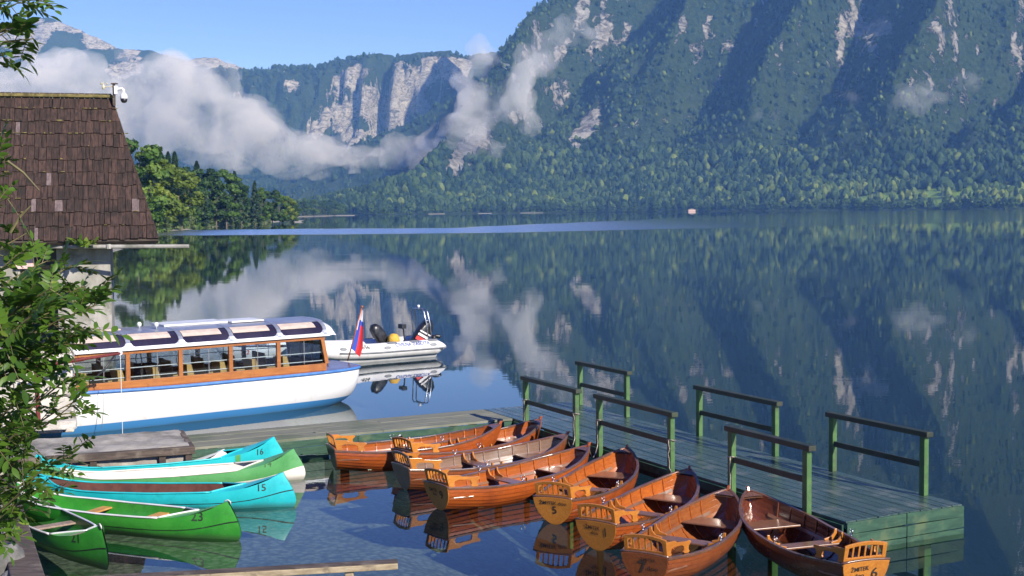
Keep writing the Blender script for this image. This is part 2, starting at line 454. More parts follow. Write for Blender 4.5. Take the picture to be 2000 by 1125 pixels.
def water_mat():
    t = NT('lake_water')
    pos = t.n('ShaderNodeNewGeometry').outputs['Position']
    sp = t.n('ShaderNodeSeparateXYZ', {0: pos}); x, y = sp.outputs[0], sp.outputs[1]
    wob = t.noise(t.n('ShaderNodeMapping', {0: pos, 'Scale': (.02, .008, 1)}).outputs[0], 1.0, 4, .6)
    wv = t.math('MULTIPLY', t.math('SUBTRACT', wob, .5), 90.)
    near = t.math('ADD', t.math('ADD', 296., t.math('MULTIPLY', t.math('MAXIMUM', x, 0.), .75)), t.math('MULTIPLY', wv, .25))
    farl = t.math('ADD', t.math('MAXIMUM', 405., t.math('ADD', 455., t.math('MULTIPLY', x, 3.))), wv)
    band = t.math('MULTIPLY', t.ramp(t.math('SUBTRACT', y, near), -6, 14), t.math('SUBTRACT', 1., t.ramp(t.math('SUBTRACT', y, farl), -25, 10)))
    band = t.math('MULTIPLY', band, t.math('SUBTRACT', 1., t.math('MULTIPLY', t.ramp(x, 10., 110.), .86)))
    # faint cat's-paws over the calm water
    patch = t.noise(t.n('ShaderNodeMapping', {0: pos, 'Scale': (.035, .06, 1)}).outputs[0], 1.0, 3, .5, .4)
    patch = t.ramp(patch, .52, .70)
    r1 = t.noise(t.n('ShaderNodeMapping', {0: pos, 'Scale': (.9, 2.6, 1)}).outputs[0], 1.0, 3, .5)
    r2 = t.noise(t.n('ShaderNodeMapping', {0: pos, 'Scale': (.25, .5, 1)}).outputs[0], 1.0, 2, .5)
    r3 = t.noise(t.n('ShaderNodeMapping', {0: pos, 'Scale': (1.2, 3.2, 1)}).outputs[0], 1.0, 3, .6)
    amp = t.math('ADD', t.math('MULTIPLY', patch, .0022), .0006)
    h = t.math('ADD', t.math('MULTIPLY', r1, amp), t.math('MULTIPLY', r2, .0020))
    h = t.math('ADD', h, t.math('MULTIPLY', r3, t.math('MULTIPLY', band, .09)))
    nrm = t.bump(h, 1.0, 1.0)
    ge = t.n('ShaderNodeNewGeometry')
    cs = t.math('ABSOLUTE', t.n('ShaderNodeVectorMath', {0: ge.outputs['Incoming'], 1: ge.outputs['Normal']}, operation='DOT_PRODUCT').outputs['Value'])
    fr = t.math('ADD', .02, t.math('MULTIPLY', .98, t.math('POWER', t.math('SUBTRACT', 1., cs), 5.)), clamp=True)
    gl = t.n('ShaderNodeBsdfGlossy', {'Color': (.96, .98, 1.0), 'Roughness': t.math('MULTIPLY', band, .24), 'Normal': nrm}).outputs[0]
    tr = t.n('ShaderNodeBsdfTransparent', {'Color': (.58, .67, .60)}).outputs[0]
    mx = t.n('ShaderNodeMixShader', {0: fr, 1: tr, 2: gl}).outputs[0]
    return t.done(mx)
wx = np.array([-3200, -1000, -200, -30, 30, 200, 1000, 3200.]); wy = np.array([-60, 0, 30, 60, 150, 400, 1000, 2700, 7300.])
X, Y = np.meshgrid(wx, wy)
o = grid_mesh('water', wx, wy, X * 0, X * 0, X * 0, water_mat()); tag(o, kind='structure', label='calm clear lake water')
# ------------------------------------------------------------------ far forest
def forest_mat(name, a, b_, c):
    t = NT(name)
    k = t.n('ShaderNodeAttribute', attribute_name='tint').outputs['Fac']
    col = t.mix(t.ramp(k, 0, .6), a, b_)
    col = t.mix(t.ramp(k, .6, 1), col, c)
    n = t.noise(t.coord(), .5, 3, .6)
    col = t.mix(t.math('MULTIPLY', n, .5), col, t.mix(.5, col, (.01, .015, .008)))
    return t.done(t.bsdf(col=col, rough=.95, spec=.1))
M_FOREST = forest_mat('forest_leaf', (.012, .032, .013), (.050, .090, .026), (.14, .19, .045))

def conifer_lo():
    V = []; F = []
    for r0, z0, z1, ph in ((.30, .10, .62, 0), (.20, .48, 1.0, .5)):
        o_ = len(V); n = 6
        for k in range(n):
            a = 2 * math.pi * (k + ph) / n; rr = r0 * (1 if k % 2 else .74)
            V.append((rr * math.cos(a), rr * math.sin(a), z0 + (.05 if k % 2 else 0)))
        V.append((0, 0, z1))
        F += [(o_ + k, o_ + (k + 1) % n, o_ + n) for k in range(n)]
    return np.array(V), np.array(F)
def broad_lo(seed):
    r = np.random.default_rng(seed); V = []; F = []; n = 7
    rings = [(.20, .10), (.40, .34), (.38, .62), (.20, .88)]
    for rr, z in rings:
        for k in range(n):
            a = 2 * math.pi * (k + r.uniform(-.3, .3)) / n; q = rr * r.uniform(.72, 1.18)
            V.append((q * math.cos(a), q * math.sin(a), z + r.uniform(-.07, .07)))
    V.append((0, 0, 1.0))
    for i in range(len(rings) - 1):
        for k in range(n):
            k2 = (k + 1) % n
            a, b_, c, d_ = i * n + k, i * n + k2, (i + 1) * n + k2, (i + 1) * n + k
            F += [(a, b_, c), (a, c, d_)]
    t_ = (len(rings) - 1) * n
    F += [(t_ + k, t_ + (k + 1) % n, len(V) - 1) for k in range(n)]
    return np.array(V), np.array(F)
PROT = [conifer_lo(), broad_lo(1), broad_lo(2), broad_lo(3)]

def sample_surface(xs, ys, Z, weight, count, seed):
    """random points on a height grid, chosen with the given per-cell weight"""
    r = np.random.default_rng(seed)
    wgt = np.clip(weight[:-1, :-1], 0, None) * np.diff(ys)[:, None] * np.diff(xs)[None, :]
    c = np.cumsum(wgt.ravel()); k = np.searchsorted(c, r.random(count) * c[-1])
    iy, ix = np.unravel_index(np.clip(k, 0, wgt.size - 1), wgt.shape)
    fx, fy = r.random(count), r.random(count)
    x = xs[ix] + fx * (xs[ix + 1] - xs[ix]); y = ys[iy] + fy * (ys[iy + 1] - ys[iy])
    z = (Z[iy, ix] * (1 - fx) + Z[iy, ix + 1] * fx) * (1 - fy) + (Z[iy + 1, ix] * (1 - fx) + Z[iy + 1, ix + 1] * fx) * fy
    return x, y, z, iy, ix
def bake(name, pts, hs, kinds, tints, seed):
    r = np.random.default_rng(seed); VV = []; FF = []; TT = []; off = 0
    for kd, (V, F) in enumerate(PROT):
        sel = np.where(kinds == kd)[0]
        if not len(sel): continue
        n = len(sel); a = r.random(n) * 6.283; c, s = np.cos(a), np.sin(a)
        h = hs[sel]; wd = h * r.uniform(.75, 1.1, n) * (1.0 if kd else .95)
        P = np.empty((n, len(V), 3))
        P[:, :, 0] = pts[sel, 0, None] + (V[None, :, 0] * c[:, None] - V[None, :, 1] * s[:, None]) * wd[:, None]
        P[:, :, 1] = pts[sel, 1, None] + (V[None, :, 0] * s[:, None] + V[None, :, 1] * c[:, None]) * wd[:, None]
        P[:, :, 2] = pts[sel, 2, None] + V[None, :, 2] * h[:, None]
        VV.append(P.reshape(-1, 3)); FF.append((F[None] + (np.arange(n) * len(V))[:, None, None]).reshape(-1, 3) + off)
        TT.append(np.repeat(tints[sel], len(V))); off += n * len(V)
    me = np_mesh(name, np.concatenate(VV), np.concatenate(FF), M_FOREST)
    fattr(me, 'tint', np.concatenate(TT))
    return me

def in_view(x, y, pad=1.12): return (np.abs(x / y) < .4 * pad)
# right mountain: lower forest dense and tall, upper slopes thinner and smaller
NF = 30000
wl = np.where((Sr > 14), 1.0, 0) * in_view(Xr, Yr) * (1 - np.clip(ROCKr * 1.6, 0, 1)) * (1 - .97 * np.clip(MEADr * 1.8, 0, 1))
wl = wl * np.where(Sr < 420, 1.9, .85) * (.35 + sstep(fbm(Xr / 70, Yr / 70, 111, 3), -.35, .25)) * (Zr < np.interp(Yr, [2500, 4000], [640, 800]))
fx, fy, fz, iy, ix = sample_surface(xs, ys, Zr, wl, NF, 3)
sv = Sr[iy, ix]; r = np.random.default_rng(5)
hh = np.where(sv < 420, r.uniform(9, 25, NF), r.uniform(5, 16, NF)) * np.interp(sv, [0, 60], [.7, 1])
big = fbm(fx / 120, fy / 120, 77, 3)
kinds = np.where(r.random(NF) < .30 + .5 * big, 0, r.integers(1, 4, NF))
hh = np.where(kinds == 0, hh * 1.15, hh)
lowright = sstep(fx, 430, 700) * (1 - sstep(sv, 150, 260))
tints = np.clip(r.normal(.34, .26, NF) - .20 * (kinds == 0) + .42 * lowright + .25 * fbm(fx / 60, fy / 60, 79, 2), 0, 1)
fz = fz - .06 * hh
me = bake('far_forest', np.stack([fx, fy, fz], 1), hh, kinds, tints, 9)
tag(link('far_forest', me), 'dense mixed forest covering the mountain across the lake', kind='stuff')
# middle mountain and valley head
NF = 9000
wl = np.where((Zm > 4), 1.0, 0) * (np.abs(Xm / Ym) < .42) * (1 - np.clip(ROCKm * 1.7, 0, 1)) * (Zm < 640)
fx, fy, fz, iy, ix = sample_surface(xs2, ys2, Zm, wl, NF, 13)
r = np.random.default_rng(15)
me = bake('far_forest', np.stack([fx, fy, fz - 1], 1), r.uniform(14, 24, NF), np.where(r.random(NF) < .6, 0, r.integers(1, 4, NF)), np.clip(r.normal(.2, .14, NF), 0, 1), 19)
tag(link('far_forest', me), 'blue hazy forest on the flat-topped mountain and valley head', kind='stuff')
# ------------------------------------------------------------------ materials of made things
GREEN = pmat('green_paint', (.046, .115, .032), (.080, .170, .048), 5, .62, (1, 1, 1), .35, 40, .004, dark=(.055, .075, .04), darkscale=4)
RAILW = pmat('shade_darkened_rail_paint', (.016, .024, .014), (.035, .05, .026), 5, .6, (1, .4, 1), .35, 30, .004, dark=(.05, .045, .035), darkscale=3)  # green paint darkened in the colour for the rails' shaded long faces
DECK_G = pmat('green_deck_wood', (.038, .072, .062), (.066, .105, .090), 2.2, .27, (5, .5, 1), .35, 12, .004, dark=(.15, .17, .145), darkscale=2.0)
DECK_W = pmat('weathered_deck_wood', (.13, .14, .10), (.24, .235, .17), 2.5, .75, (.5, 9, 1), .4, 14, .004, dark=(.10, .125, .07), darkscale=.8)
FASC = pmat('green_board', (.012, .050, .030), (.030, .090, .050), 3, .6, (1, 1, 5), .4, 18, .005, dark=(.09, .13, .06), darkscale=2.2)
DARKW = pmat('dark_tarred_timber', (.030, .022, .018), (.075, .055, .042), 3, .8, (1, 1, 3), .6, 25, .01)
TIMB = pmat('weathered_timber', (.050, .036, .028), (.12, .09, .07), 3.5, .85, (.6, 4, 4), .6, 22, .008, dark=(.20, .17, .13), darkscale=2.5)
PALE = pmat('pale_timber', (.26, .20, .12), (.42, .34, .22), 4, .8, (.6, 4, 4), .5, 25, .006, dark=(.14, .11, .075), darkscale=5)
STONE = pmat('rough_stone', (.34, .31, .26), (.56, .52, .46), 3, .9, (1, 1, 1), 1.0, 6, .05, dark=(.15, .14, .11), darkscale=2.6)
CONC = pmat('worn_concrete', (.27, .25, .21), (.42, .39, .33), 2.2, .92, (1, 1, 1), .9, 14, .02, dark=(.12, .115, .095), darkscale=1.3)
METAL = pmat('galvanised_metal', (.45, .46, .47), (.60, .61, .62), 8, .32, metal=1.0)
ROPE = pmat('grey_rope', (.20, .18, .15), (.38, .35, .30), 30, .9, bump=.6, bscale=80, bdist=.004)
WHITE = pmat('white_paint', (.74, .74, .73), (.82, .82, .81), 2.0, .35, coat=.3, dark=(.62, .60, .56), darkscale=1.6)
BLACK = pmat('black_plastic', (.010, .010, .012), (.03, .03, .033), 6, .35)
INK = pmat('dark_lettering', (.02, .012, .01), (.05, .03, .022), 20, .7)

# ------------------------------------------------------------------ jetty: long green wing and grey walkway
JRZ = math.atan2(.45, .893)
JE = Vector((4.90, 18.75, 0))
def jw(l, s, z=0):
    c, sn = math.cos(JRZ), math.sin(JRZ)
    return Vector((JE.x + l * c - s * sn, JE.y + l * sn + s * c, z))
jet = empty('jetty', JE, JRZ, 'green wooden jetty with six open railings and boats moored along its edge', 'jetty')
r = random.Random(4)
mb = MB(); n = 11; wd = 2.35 / n
for k in range(n):
    y = -.02 + r.uniform(-.02, .02)
    while y < 12.4:
        L = min(r.uniform(3.2, 5.0), 12.42 - y)
        if 12.42 - y - L < .8: L = 12.42 - y
        mb.box(((k + .5) * wd, y + L / 2, .425 + r.uniform(-.003, .003)), (wd - .014, L - .006, .05))
        y += L
mb.build('deck', DECK_G, jet, bevel=.004)
mb = MB()
for k in range(7):
    mb.box((1.175, .5 + k * 1.8, .33), (2.2, .14, .136))
for x in (.16, 2.19): mb.box((x, 6.2, .19), (.12, 12.2, .14))
mb.build('frame', DARKW, jet)
mb = MB()                                                    # boards across the end
for z, h, dx in ((.352, .17, 0), (.172, .165, .004), (-.005, .16, .002)):
    for (x0, x1) in ((0, 1.16), (1.175, 2.35)):
        sl = r.uniform(-.012, .012)
        mb.beam((x0, -.05 - dx, z + sl), (x1, -.05 - dx, z - sl + .004), .035, h)
mb.build('end_board', FASC, jet, bevel=.004)
mb = MB()
mb.beam((-.03, 0, .33), (-.03, 10.8, .33), .035, .14); mb.beam((2.385, 0, .33), (2.385, 12.4, .33), .035, .16); mb.beam((0, 12.45, .33), (2.35, 12.45, .33), .035, .16)
mb.build('side_board', FASC, jet, bevel=.004)
for (x, y) in ((1.9, .3), (2.15, 4.4), (2.15, 8.2), (2.15, 12.1), (.2, 12.1), (.5, .35)):
    b = MB(); b.beam((x, y, -3.2), (x, y, .28), .14, .14, up=(0, 1, 0)); b.build('pile', GREEN, jet, bevel=.01)
def railing(l, s0, s1, deep):
    cx = (s0 + s1) / 2; f = MB()
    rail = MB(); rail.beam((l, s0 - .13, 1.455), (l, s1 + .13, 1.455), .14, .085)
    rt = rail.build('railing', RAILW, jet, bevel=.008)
    for s in (s0, s1):
        p = MB(); p.box((l, s, (1.412 + (-2.6 if deep else .452)) / 2), (.095, .115, 1.412 - (-2.6 if deep else .452))); p.build('post', GREEN, rt, bevel=.008)
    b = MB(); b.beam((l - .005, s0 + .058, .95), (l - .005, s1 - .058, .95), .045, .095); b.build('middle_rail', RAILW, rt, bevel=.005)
FR = [(.72, 2.62), (4.42, 6.92), (7.85, 10.05)]
BK = [(.72, 2.9), (4.5, 6.95), (9.75, 11.85)]
for a_, b_ in FR: railing(-.11, a_, b_, True)
for a_, b_ in BK: railing(2.28, a_, b_, False)

wk = empty('walkway', jw(-7.3, 10.88), JRZ, 'grey weathered plank walkway joining the stone quay to the green jetty', 'walkway')
mb = MB(); W = 1.55; nb = 8
for k in range(nb):
    x = 0
    while x < 7.28:
        L = min(r.uniform(2.8, 4.5), 7.28 - x)
        if 7.28 - x - L < .7: L = 7.28 - x
        mb.box((x + L / 2, (k + .5) * W / nb, .428 + r.uniform(-.004, .004)), (L - .005, W / nb - .008, .05))
        x += L
mb.build('deck', DECK_W, wk, bevel=.004)
mb = MB()
for z, h in ((.33, .14), (.17, .16), (.0, .15)):
    mb.beam((0, -.02, z), (3.6, -.02 + r.uniform(-.01, .01), z), .035, h); mb.beam((3.61, -.02, z - .005), (7.25, -.02, z - .005), .035, h)
mb.beam((0, W + .02, .32), (7.25, W + .02, .32), .035, .16)
mb.build('side_board', FASC, wk, bevel=.004)
for x in (.6, 3.4, 6.4):
    b = MB(); b.beam((x, .25, -2.6), (x, .25, .39), .15, .15, up=(0, 1, 0)); b.beam((x, W - .25, -3), (x, W - .25, .39), .15, .15, up=(0, 1, 0)); b.build('pile', DARKW, wk)
b = MB(); b.tube([(4.55, -.05, .30 + .045 * math.cos(a)) if False else (4.55 + .05 * math.sin(a), -.06, .28 + .05 * math.cos(a)) for a in [k * .5236 for k in range(13)]], .012, 6, cap=False)
b.build('mooring_ring', METAL, wk, smooth=True)

# ------------------------------------------------------------------ stone quay with timber edge
gd = Vector((.938, .347, 0)).normalized(); QA = on(381, 872, .55)
QRZ = math.atan2(gd.y, gd.x)
qy = empty('quay', (QA.x, QA.y, 0), QRZ, 'rough stone quay with a dark timber edge beside the canoes', 'quay')
def rough_top(name, poly, z, th, mat, parent, step=.12, amp=.03, seed=0):
    """irregular slab: a gridded top with worn unevenness and straight sides"""
    (x0, y0), (x1, y1) = poly
    xs_ = np.linspace(x0, x1, max(2, int((x1 - x0) / step))); ys_ = np.linspace(y0, y1, max(2, int((y1 - y0) / step)))
    X_, Y_ = np.meshgrid(xs_, ys_)
    Z_ = z + amp * fbm(X_ / .5 + seed, Y_ / .5, 3 + seed, 4)
    X_ = X_ + amp * .7 * fbm(Y_ / .3, X_ / .3, 9 + seed, 3); Y_ = Y_ + amp * .7 * fbm(X_ / .3, Y_ / .3, 19 + seed, 3)
    nx, ny = len(xs_), len(ys_); i = np.arange(nx * ny).reshape(ny, nx)
    V = np.stack([X_.ravel(), Y_.ravel(), Z_.ravel()], 1)
    F = np.stack([i[:-1, :-1].ravel(), i[:-1, 1:].ravel(), i[1:, 1:].ravel(), i[1:, :-1].ravel()], 1)
    rim = np.concatenate([i[0, :], i[1:, -1], i[-1, -2::-1], i[-2:0:-1, 0]])
    VV = [V]; off = len(V); FF = [F]; k = len(rim); levels = 5; prev = rim
    for L in range(1, levels + 1):
        P = V[rim].copy(); zz = z - th * L / levels
        P[:, 2] = zz + amp * .4 * fbm(P[:, 0] * 3, P[:, 1] * 3, 5 + L, 2)
        P[:, 0] += amp * fbm(P[:, 1] * 4 + L * 3.1, P[:, 0] * 4, 25, 2); P[:, 1] += amp * fbm(P[:, 0] * 4 + L * 2.3, P[:, 1] * 4, 26, 2)
        cur = off + np.arange(k); off += k; VV.append(P)
        FF.append(np.stack([prev, cur, np.roll(cur, -1), np.roll(prev, -1)], 1)); prev = cur
    me = np_mesh(name, np.concatenate(VV), np.concatenate(FF), mat, smooth=True)
    me.set_sharp_from_angle(angle=R(50))
    return link(name, me, parent)
rough_top('slab', ((-4.6, .14), (-.10, 2.1)), .55, .5, CONC, qy, .09, .045, 1)
rough_top('stone_base', ((-4.6, .22), (-.16, 2.0)), .42, 1.6, STONE, qy, .14, .05, 2)
b = MB(); b.beam((-5, .07, .475), (0, .07, .475), .15, .15); b.beam((-.06, .15, .50), (-.06, 2.05, .50), .12, .10); b.build('edge_beam', TIMB, qy, bevel=.015)
for x in (-.12, -.62, -1.9, -3.4):
    b = MB(); b.box((x, .10, -.25), (.13, .13, 1.29)); b.build('post', DARKW, qy, bevel=.01)

# light stone wall behind the quay
def boulder_wall(name, origin, rz, L, H, T, mat, label, cat, course=.32, seed=0):
    rt = empty(name, origin, rz, label, cat); rr = random.Random(seed); mb = MB(); z = 0; row = 0
    while z < H - .05:
        h = min(course * rr.uniform(.75, 1.25), H - z); x = 0
        while x < L:
            wd_ = min(rr.uniform(.28, .75), L - x)
            if L - x - wd_ < .2: wd_ = L - x
            d_ = rr.uniform(-.03, .03)
            mb.box((x + wd_ / 2, T / 2 + d_, z + h / 2), (wd_ - .02, T, h - .02)); x += wd_
        z += h
    o = mb.build('stonework', mat, rt, bevel=.03)
    c = MB(); c.box((L / 2, T / 2, H / 2 - .02), (L - .06, T - .10, H - .06)); c.build('mortar_core', CONC, rt)
    return rt
WALLM = pmat('pale_limestone', (.46, .43, .37), (.66, .62, .55), 2.5, .9, (1, 1, 1), .9, 9, .03, dark=(.30, .27, .22), darkscale=1.8)
wl_ = boulder_wall('stone_wall', (-14.2, 26.9, .3), R(14), 4.65, 1.9, .7, WALLM, 'pale limestone wall at the left end of the tour boat', 'wall', .36, 5)
st = empty('stone_steps', on(118, 838, .55), R(16), 'two pale stone steps at the back of the quay', 'steps')
for k in range(2):
    o = rough_top('step', ((-.9, .0 + .34 * k), (.32 - .12 * k, .36 + .34 * k)), .16 + .15 * k, .17 + .15 * k, WALLM, st, .09, .02, 6 + k)

# davit boom over the quay
bo = empty('boom', (-11.15, 27.6, 0), 0, 'dark red steel boom with black strap reaching over the white tour boat', 'boom')
bs = Vector((-11.15, 27.6, 0))
RED = pmat('dark_red_paint', (.10, .014, .012), (.17, .028, .022), 6, .5)
tip = at(235, 690, 28.6) - bs; root = at(70, 716, 27.0) - bs
b = MB(); b.tube([root, root.lerp(tip, .55)], .045, 8); b.tube([root.lerp(tip, .5), tip], .032, 8); b.build('arm', RED, bo, smooth=True, auto=40)
b = MB(); b.tube([root + Vector((0, .05, -1.15)), root + Vector((0, .0, .12))], .05, 8); b.build('bracket', RED, bo, smooth=True, auto=40)
s1, s2 = root.lerp(tip, .93), at(182, 742, 28.2) - bs
b = MB(); b.tube([s1 + Vector((0, 0, -.02)), s1.lerp(s2, .5) + Vector((.02, 0, -.05)), s2, s2 + Vector((-.06, 0, -.05)), s2 + Vector((-.1, 0, .03))], .022, 6); b.build('strap', BLACK, bo, smooth=True)
b = MB(); b.tube([tip, Vector((tip.x, tip.y, -.3))], .007, 5); b.build('line', WHITE, bo)
b = MB(); b.lathe(tip, [(.0, -.03), (.05, -.03), (.05, .03), (0, .03)], 10, axis='y'); b.build('pulley', WHITE, bo)

# retaining timbers, shore stones and low plank rail in the foreground
p, q = on(2, 930, .62), on(70, 1180, .62)
tb = empty('retaining_timber', (p.x, p.y, 0), 0, 'wide dark timber edging the bank beside the green canoes', 'timber')
b = MB(); b.beam((0, 0, .52), (q.x - p.x, q.y - p.y, .52), .40, .16); b.build('top_plank', TIMB, tb, bevel=.02)
for k in range(5):
    c = Vector((q.x - p.x, q.y - p.y, 0)) * (k / 4); b = MB(); b.box((c.x + .02, c.y, -.15), (.14, .14, 1.18)); b.build('support', DARKW, tb)
e = on(105, 1118, .40)
p, q = on(776, 1096, .52), on(150, 1131, .52)
rl = empty('plank_rail', (p.x, p.y, 0), 0, 'long weathered plank on a short post at the front of the canoe pen', 'plank')
b = MB(); b.beam((0, 0, .475), (q.x - p.x, q.y - p.y, .475), .19, .085); b.build('plank', PALE, rl, bevel=.012)
b = MB(); b.beam((0.004, .0, .5205), (q.x - p.x, q.y - p.y, .5205), .186, .010); b.build('top_face', TIMB, rl)
for t_ in (.155, .95):
    c = Vector((q.x - p.x, q.y - p.y, 0)) * t_; b = MB(); b.box((c.x, c.y, -.25), (.11, .10, 1.35)); b.build('post', PALE, rl, bevel=.01)
import bmesh
BOULDM = pmat('grey_boulder', (.10, .098, .09), (.24, .23, .21), 2.5, .95, (1, 1, 1), 1.0, 7, .06, dark=(.055, .065, .03), darkscale=3.0)
def boulder(c, sx, sy, sz, seed, label, grp='grey boulders on the bank'):
    bm = bmesh.new(); bmesh.ops.create_icosphere(bm, subdivisions=4, radius=1)
    P = np.array([v.co[:] for v in bm.verts])
    dsp = 1 + .22 * fbm(P[:, 0] * 1.3 + seed, P[:, 1] * 1.3 + P[:, 2], seed, 4) + .10 * (ridged(P[:, 0] * 2.3, P[:, 2] * 2.3 + seed, seed + 3, 3) - .5)
    for v, k in zip(bm.verts, dsp): v.co = Vector((v.co.x * sx, v.co.y * sy, v.co.z * sz)) * float(k)
    me = bpy.data.meshes.new('boulder'); bm.to_mesh(me); bm.free(); me.materials.append(BOULDM); me.polygons.foreach_set('use_smooth', [True] * len(me.polygons))
    o = link('boulder', me); o.location = c; o.rotation_euler = (0, 0, seed); tag(o, label, 'boulder', grp)
boulder(on(-2, 1112, .45), .30, .34, .34, 3, 'grey boulder in the bottom left corner by the dark timber')
boulder(on(-28, 1040, .6), .30, .4, .5, 5, 'mossy upper boulder at the left frame edge below the foliage')
boulder(on(40, 1150, .3), .26, .3, .3, 8, 'low boulder at the foot of the dark timber')
boulder(on(-30, 990, .8), .4, .4, .45, 11, 'boulder half hidden under the ash leaves')
# ------------------------------------------------------------------ boats
def varnish(name, c1, c2, c3, rough=.32, coat=.5):
    t = NT(name); info = t.n('ShaderNodeObjectInfo').outputs['Random']
    c = t.n('ShaderNodeTexCoord').outputs['Object']
    v = t.n('ShaderNodeVectorMath', {0: c, 1: t.n('ShaderNodeCombineXYZ', {0: t.math('MULTIPLY', info, 31.0), 2: t.math('MULTIPLY', info, 7.0)}).outputs[0]}, operation='ADD').outputs[0]
    g = t.noise(t.n('ShaderNodeMapping', {0: v, 'Scale': (1.2, 14, 14)}).outputs[0], 2.2, 6, .65, .6)
    l = t.noise(v, 1.7, 4, .6)
    col = t.mix(t.ramp(g, .3, .7), c1, c2)
    col = t.mix(t.math('MULTIPLY', t.ramp(l, .48, .74), .75), col, c3)
    col = t.mix(t.math('MULTIPLY', info, .40), col, c3)
    dr = t.noise(v, 6.0, 6, .7)
    col = t.mix(t.math('MULTIPLY', t.ramp(dr, .58, .75), .45), col, (.05, .03, .02))
    return t.done(t.bsdf(col=col, rough=t.math('ADD', t.math('MULTIPLY', l, .3), rough - .15), coat=coat, coatr=.15, nrm=t.bump(g, .12, .004)))
W_OUT = varnish('varnished_planking', (.30, .060, .010), (.43, .100, .016), (.15, .030, .009))
W_IN = varnish('varnished_inside', (.38, .088, .012), (.52, .145, .024), (.20, .046, .011))
W_HONEY = varnish('honey_varnish', (.47, .165, .022), (.58, .235, .040), (.33, .105, .016), .36, .4)
W_RIM = varnish('rim_and_shade_varnish', (.12, .055, .032), (.20, .10, .06), (.08, .04, .028), .3, .5)
W_SEAT = varnish('worn_seat_wood', (.19, .085, .045), (.29, .14, .075), (.12, .06, .04), .34, .4)
W_SHADE = varnish('shade_darkened_varnish', (.105, .026, .012), (.17, .045, .018), (.07, .02, .011), .28, .6)  # varnish darkened in the colour to carry the shade on one boat
W_PALEIN = varnish('bleached_plank', (.42, .34, .28), (.58, .50, .42), (.30, .21, .15), .3, .5)

DG = None
def text_shape(txt, size, width=1.0, shear=0.0):
    """glyph outlines as flat faces"""
    cu = bpy.data.curves.new('glyphs', 'FONT'); cu.body = txt; cu.size = size; cu.align_x = 'CENTER'; cu.align_y = 'CENTER'; cu.resolution_u = 3; cu.shear = shear; cu.offset = size * .012
    ob = bpy.data.objects.new('glyphs', cu); COL.objects.link(ob)
    bpy.context.view_layer.update()
    me = bpy.data.meshes.new_from_object(ob.evaluated_get(bpy.context.evaluated_depsgraph_get()))
    V = [(v.co.x * width, v.co.y) for v in me.vertices]; F = [tuple(p.vertices) for p in me.polygons]
    bpy.data.objects.remove(ob); bpy.data.curves.remove(cu); bpy.data.meshes.remove(me)
    return V, F
def letters(name, items, fn, mat, parent):
    """items: (text, size, x, y, width, rotation); fn maps the flat (x, y) onto the carrying surface"""
    b = MB()
    for txt, size, x, y, wd, rot in items:
        V, F = text_shape(txt, size, wd); c, s = math.cos(rot), math.sin(rot)
        b.add([fn(x + a * c - h * s, y + a * s + h * c) for a, h in V], F)
    return b.build(name, mat, parent)

# ---- clinker rowing boat, x from transom (0) to stem (L), z = 0 at the water
RL = 3.55
r_half = curve1([0, .2, .43, .65, .8, .9, .96, 1], [.335, .51, .61, .585, .47, .30, .155, .022])
r_sheer = curve1([0, .3, .55, .8, 1], [.43, .36, .375, .475, .655])
r_keel = curve1([0, .3, .7, .88, .96, 1], [-.02, -.12, -.12, -.07, .02, .14])
def rsec(t, w, inset=0.0, sgn=1):
    b_ = max(r_half(t) - inset, .004); zk = r_keel(t) + inset; zs = r_sheer(t)
    sh = .62 + .42 * max(0, (t - .7) / .3) + .30 * max(0, (.25 - t) / .25)
    y = b_ * math.sin(w * math.pi / 2) ** sh
    z = zk + (zs - zk) * w ** 1.45
    x = RL * t - (1 - w) ** 1.6 * .30 * max(0, (t - .78) / .22) ** 2 - .06 * (1 - w) * 0 - inset * max(0, (t - .9) / .1)
    x += .10 * (1 - w ** 1.45) * max(0, 1 - t / .15)
    return Vector((x, sgn * y, z))
TS = [0, .04, .1, .17, .25, .33, .41, .5, .58, .66, .73, .79, .84, .88, .92, .95, .975, 1.0]
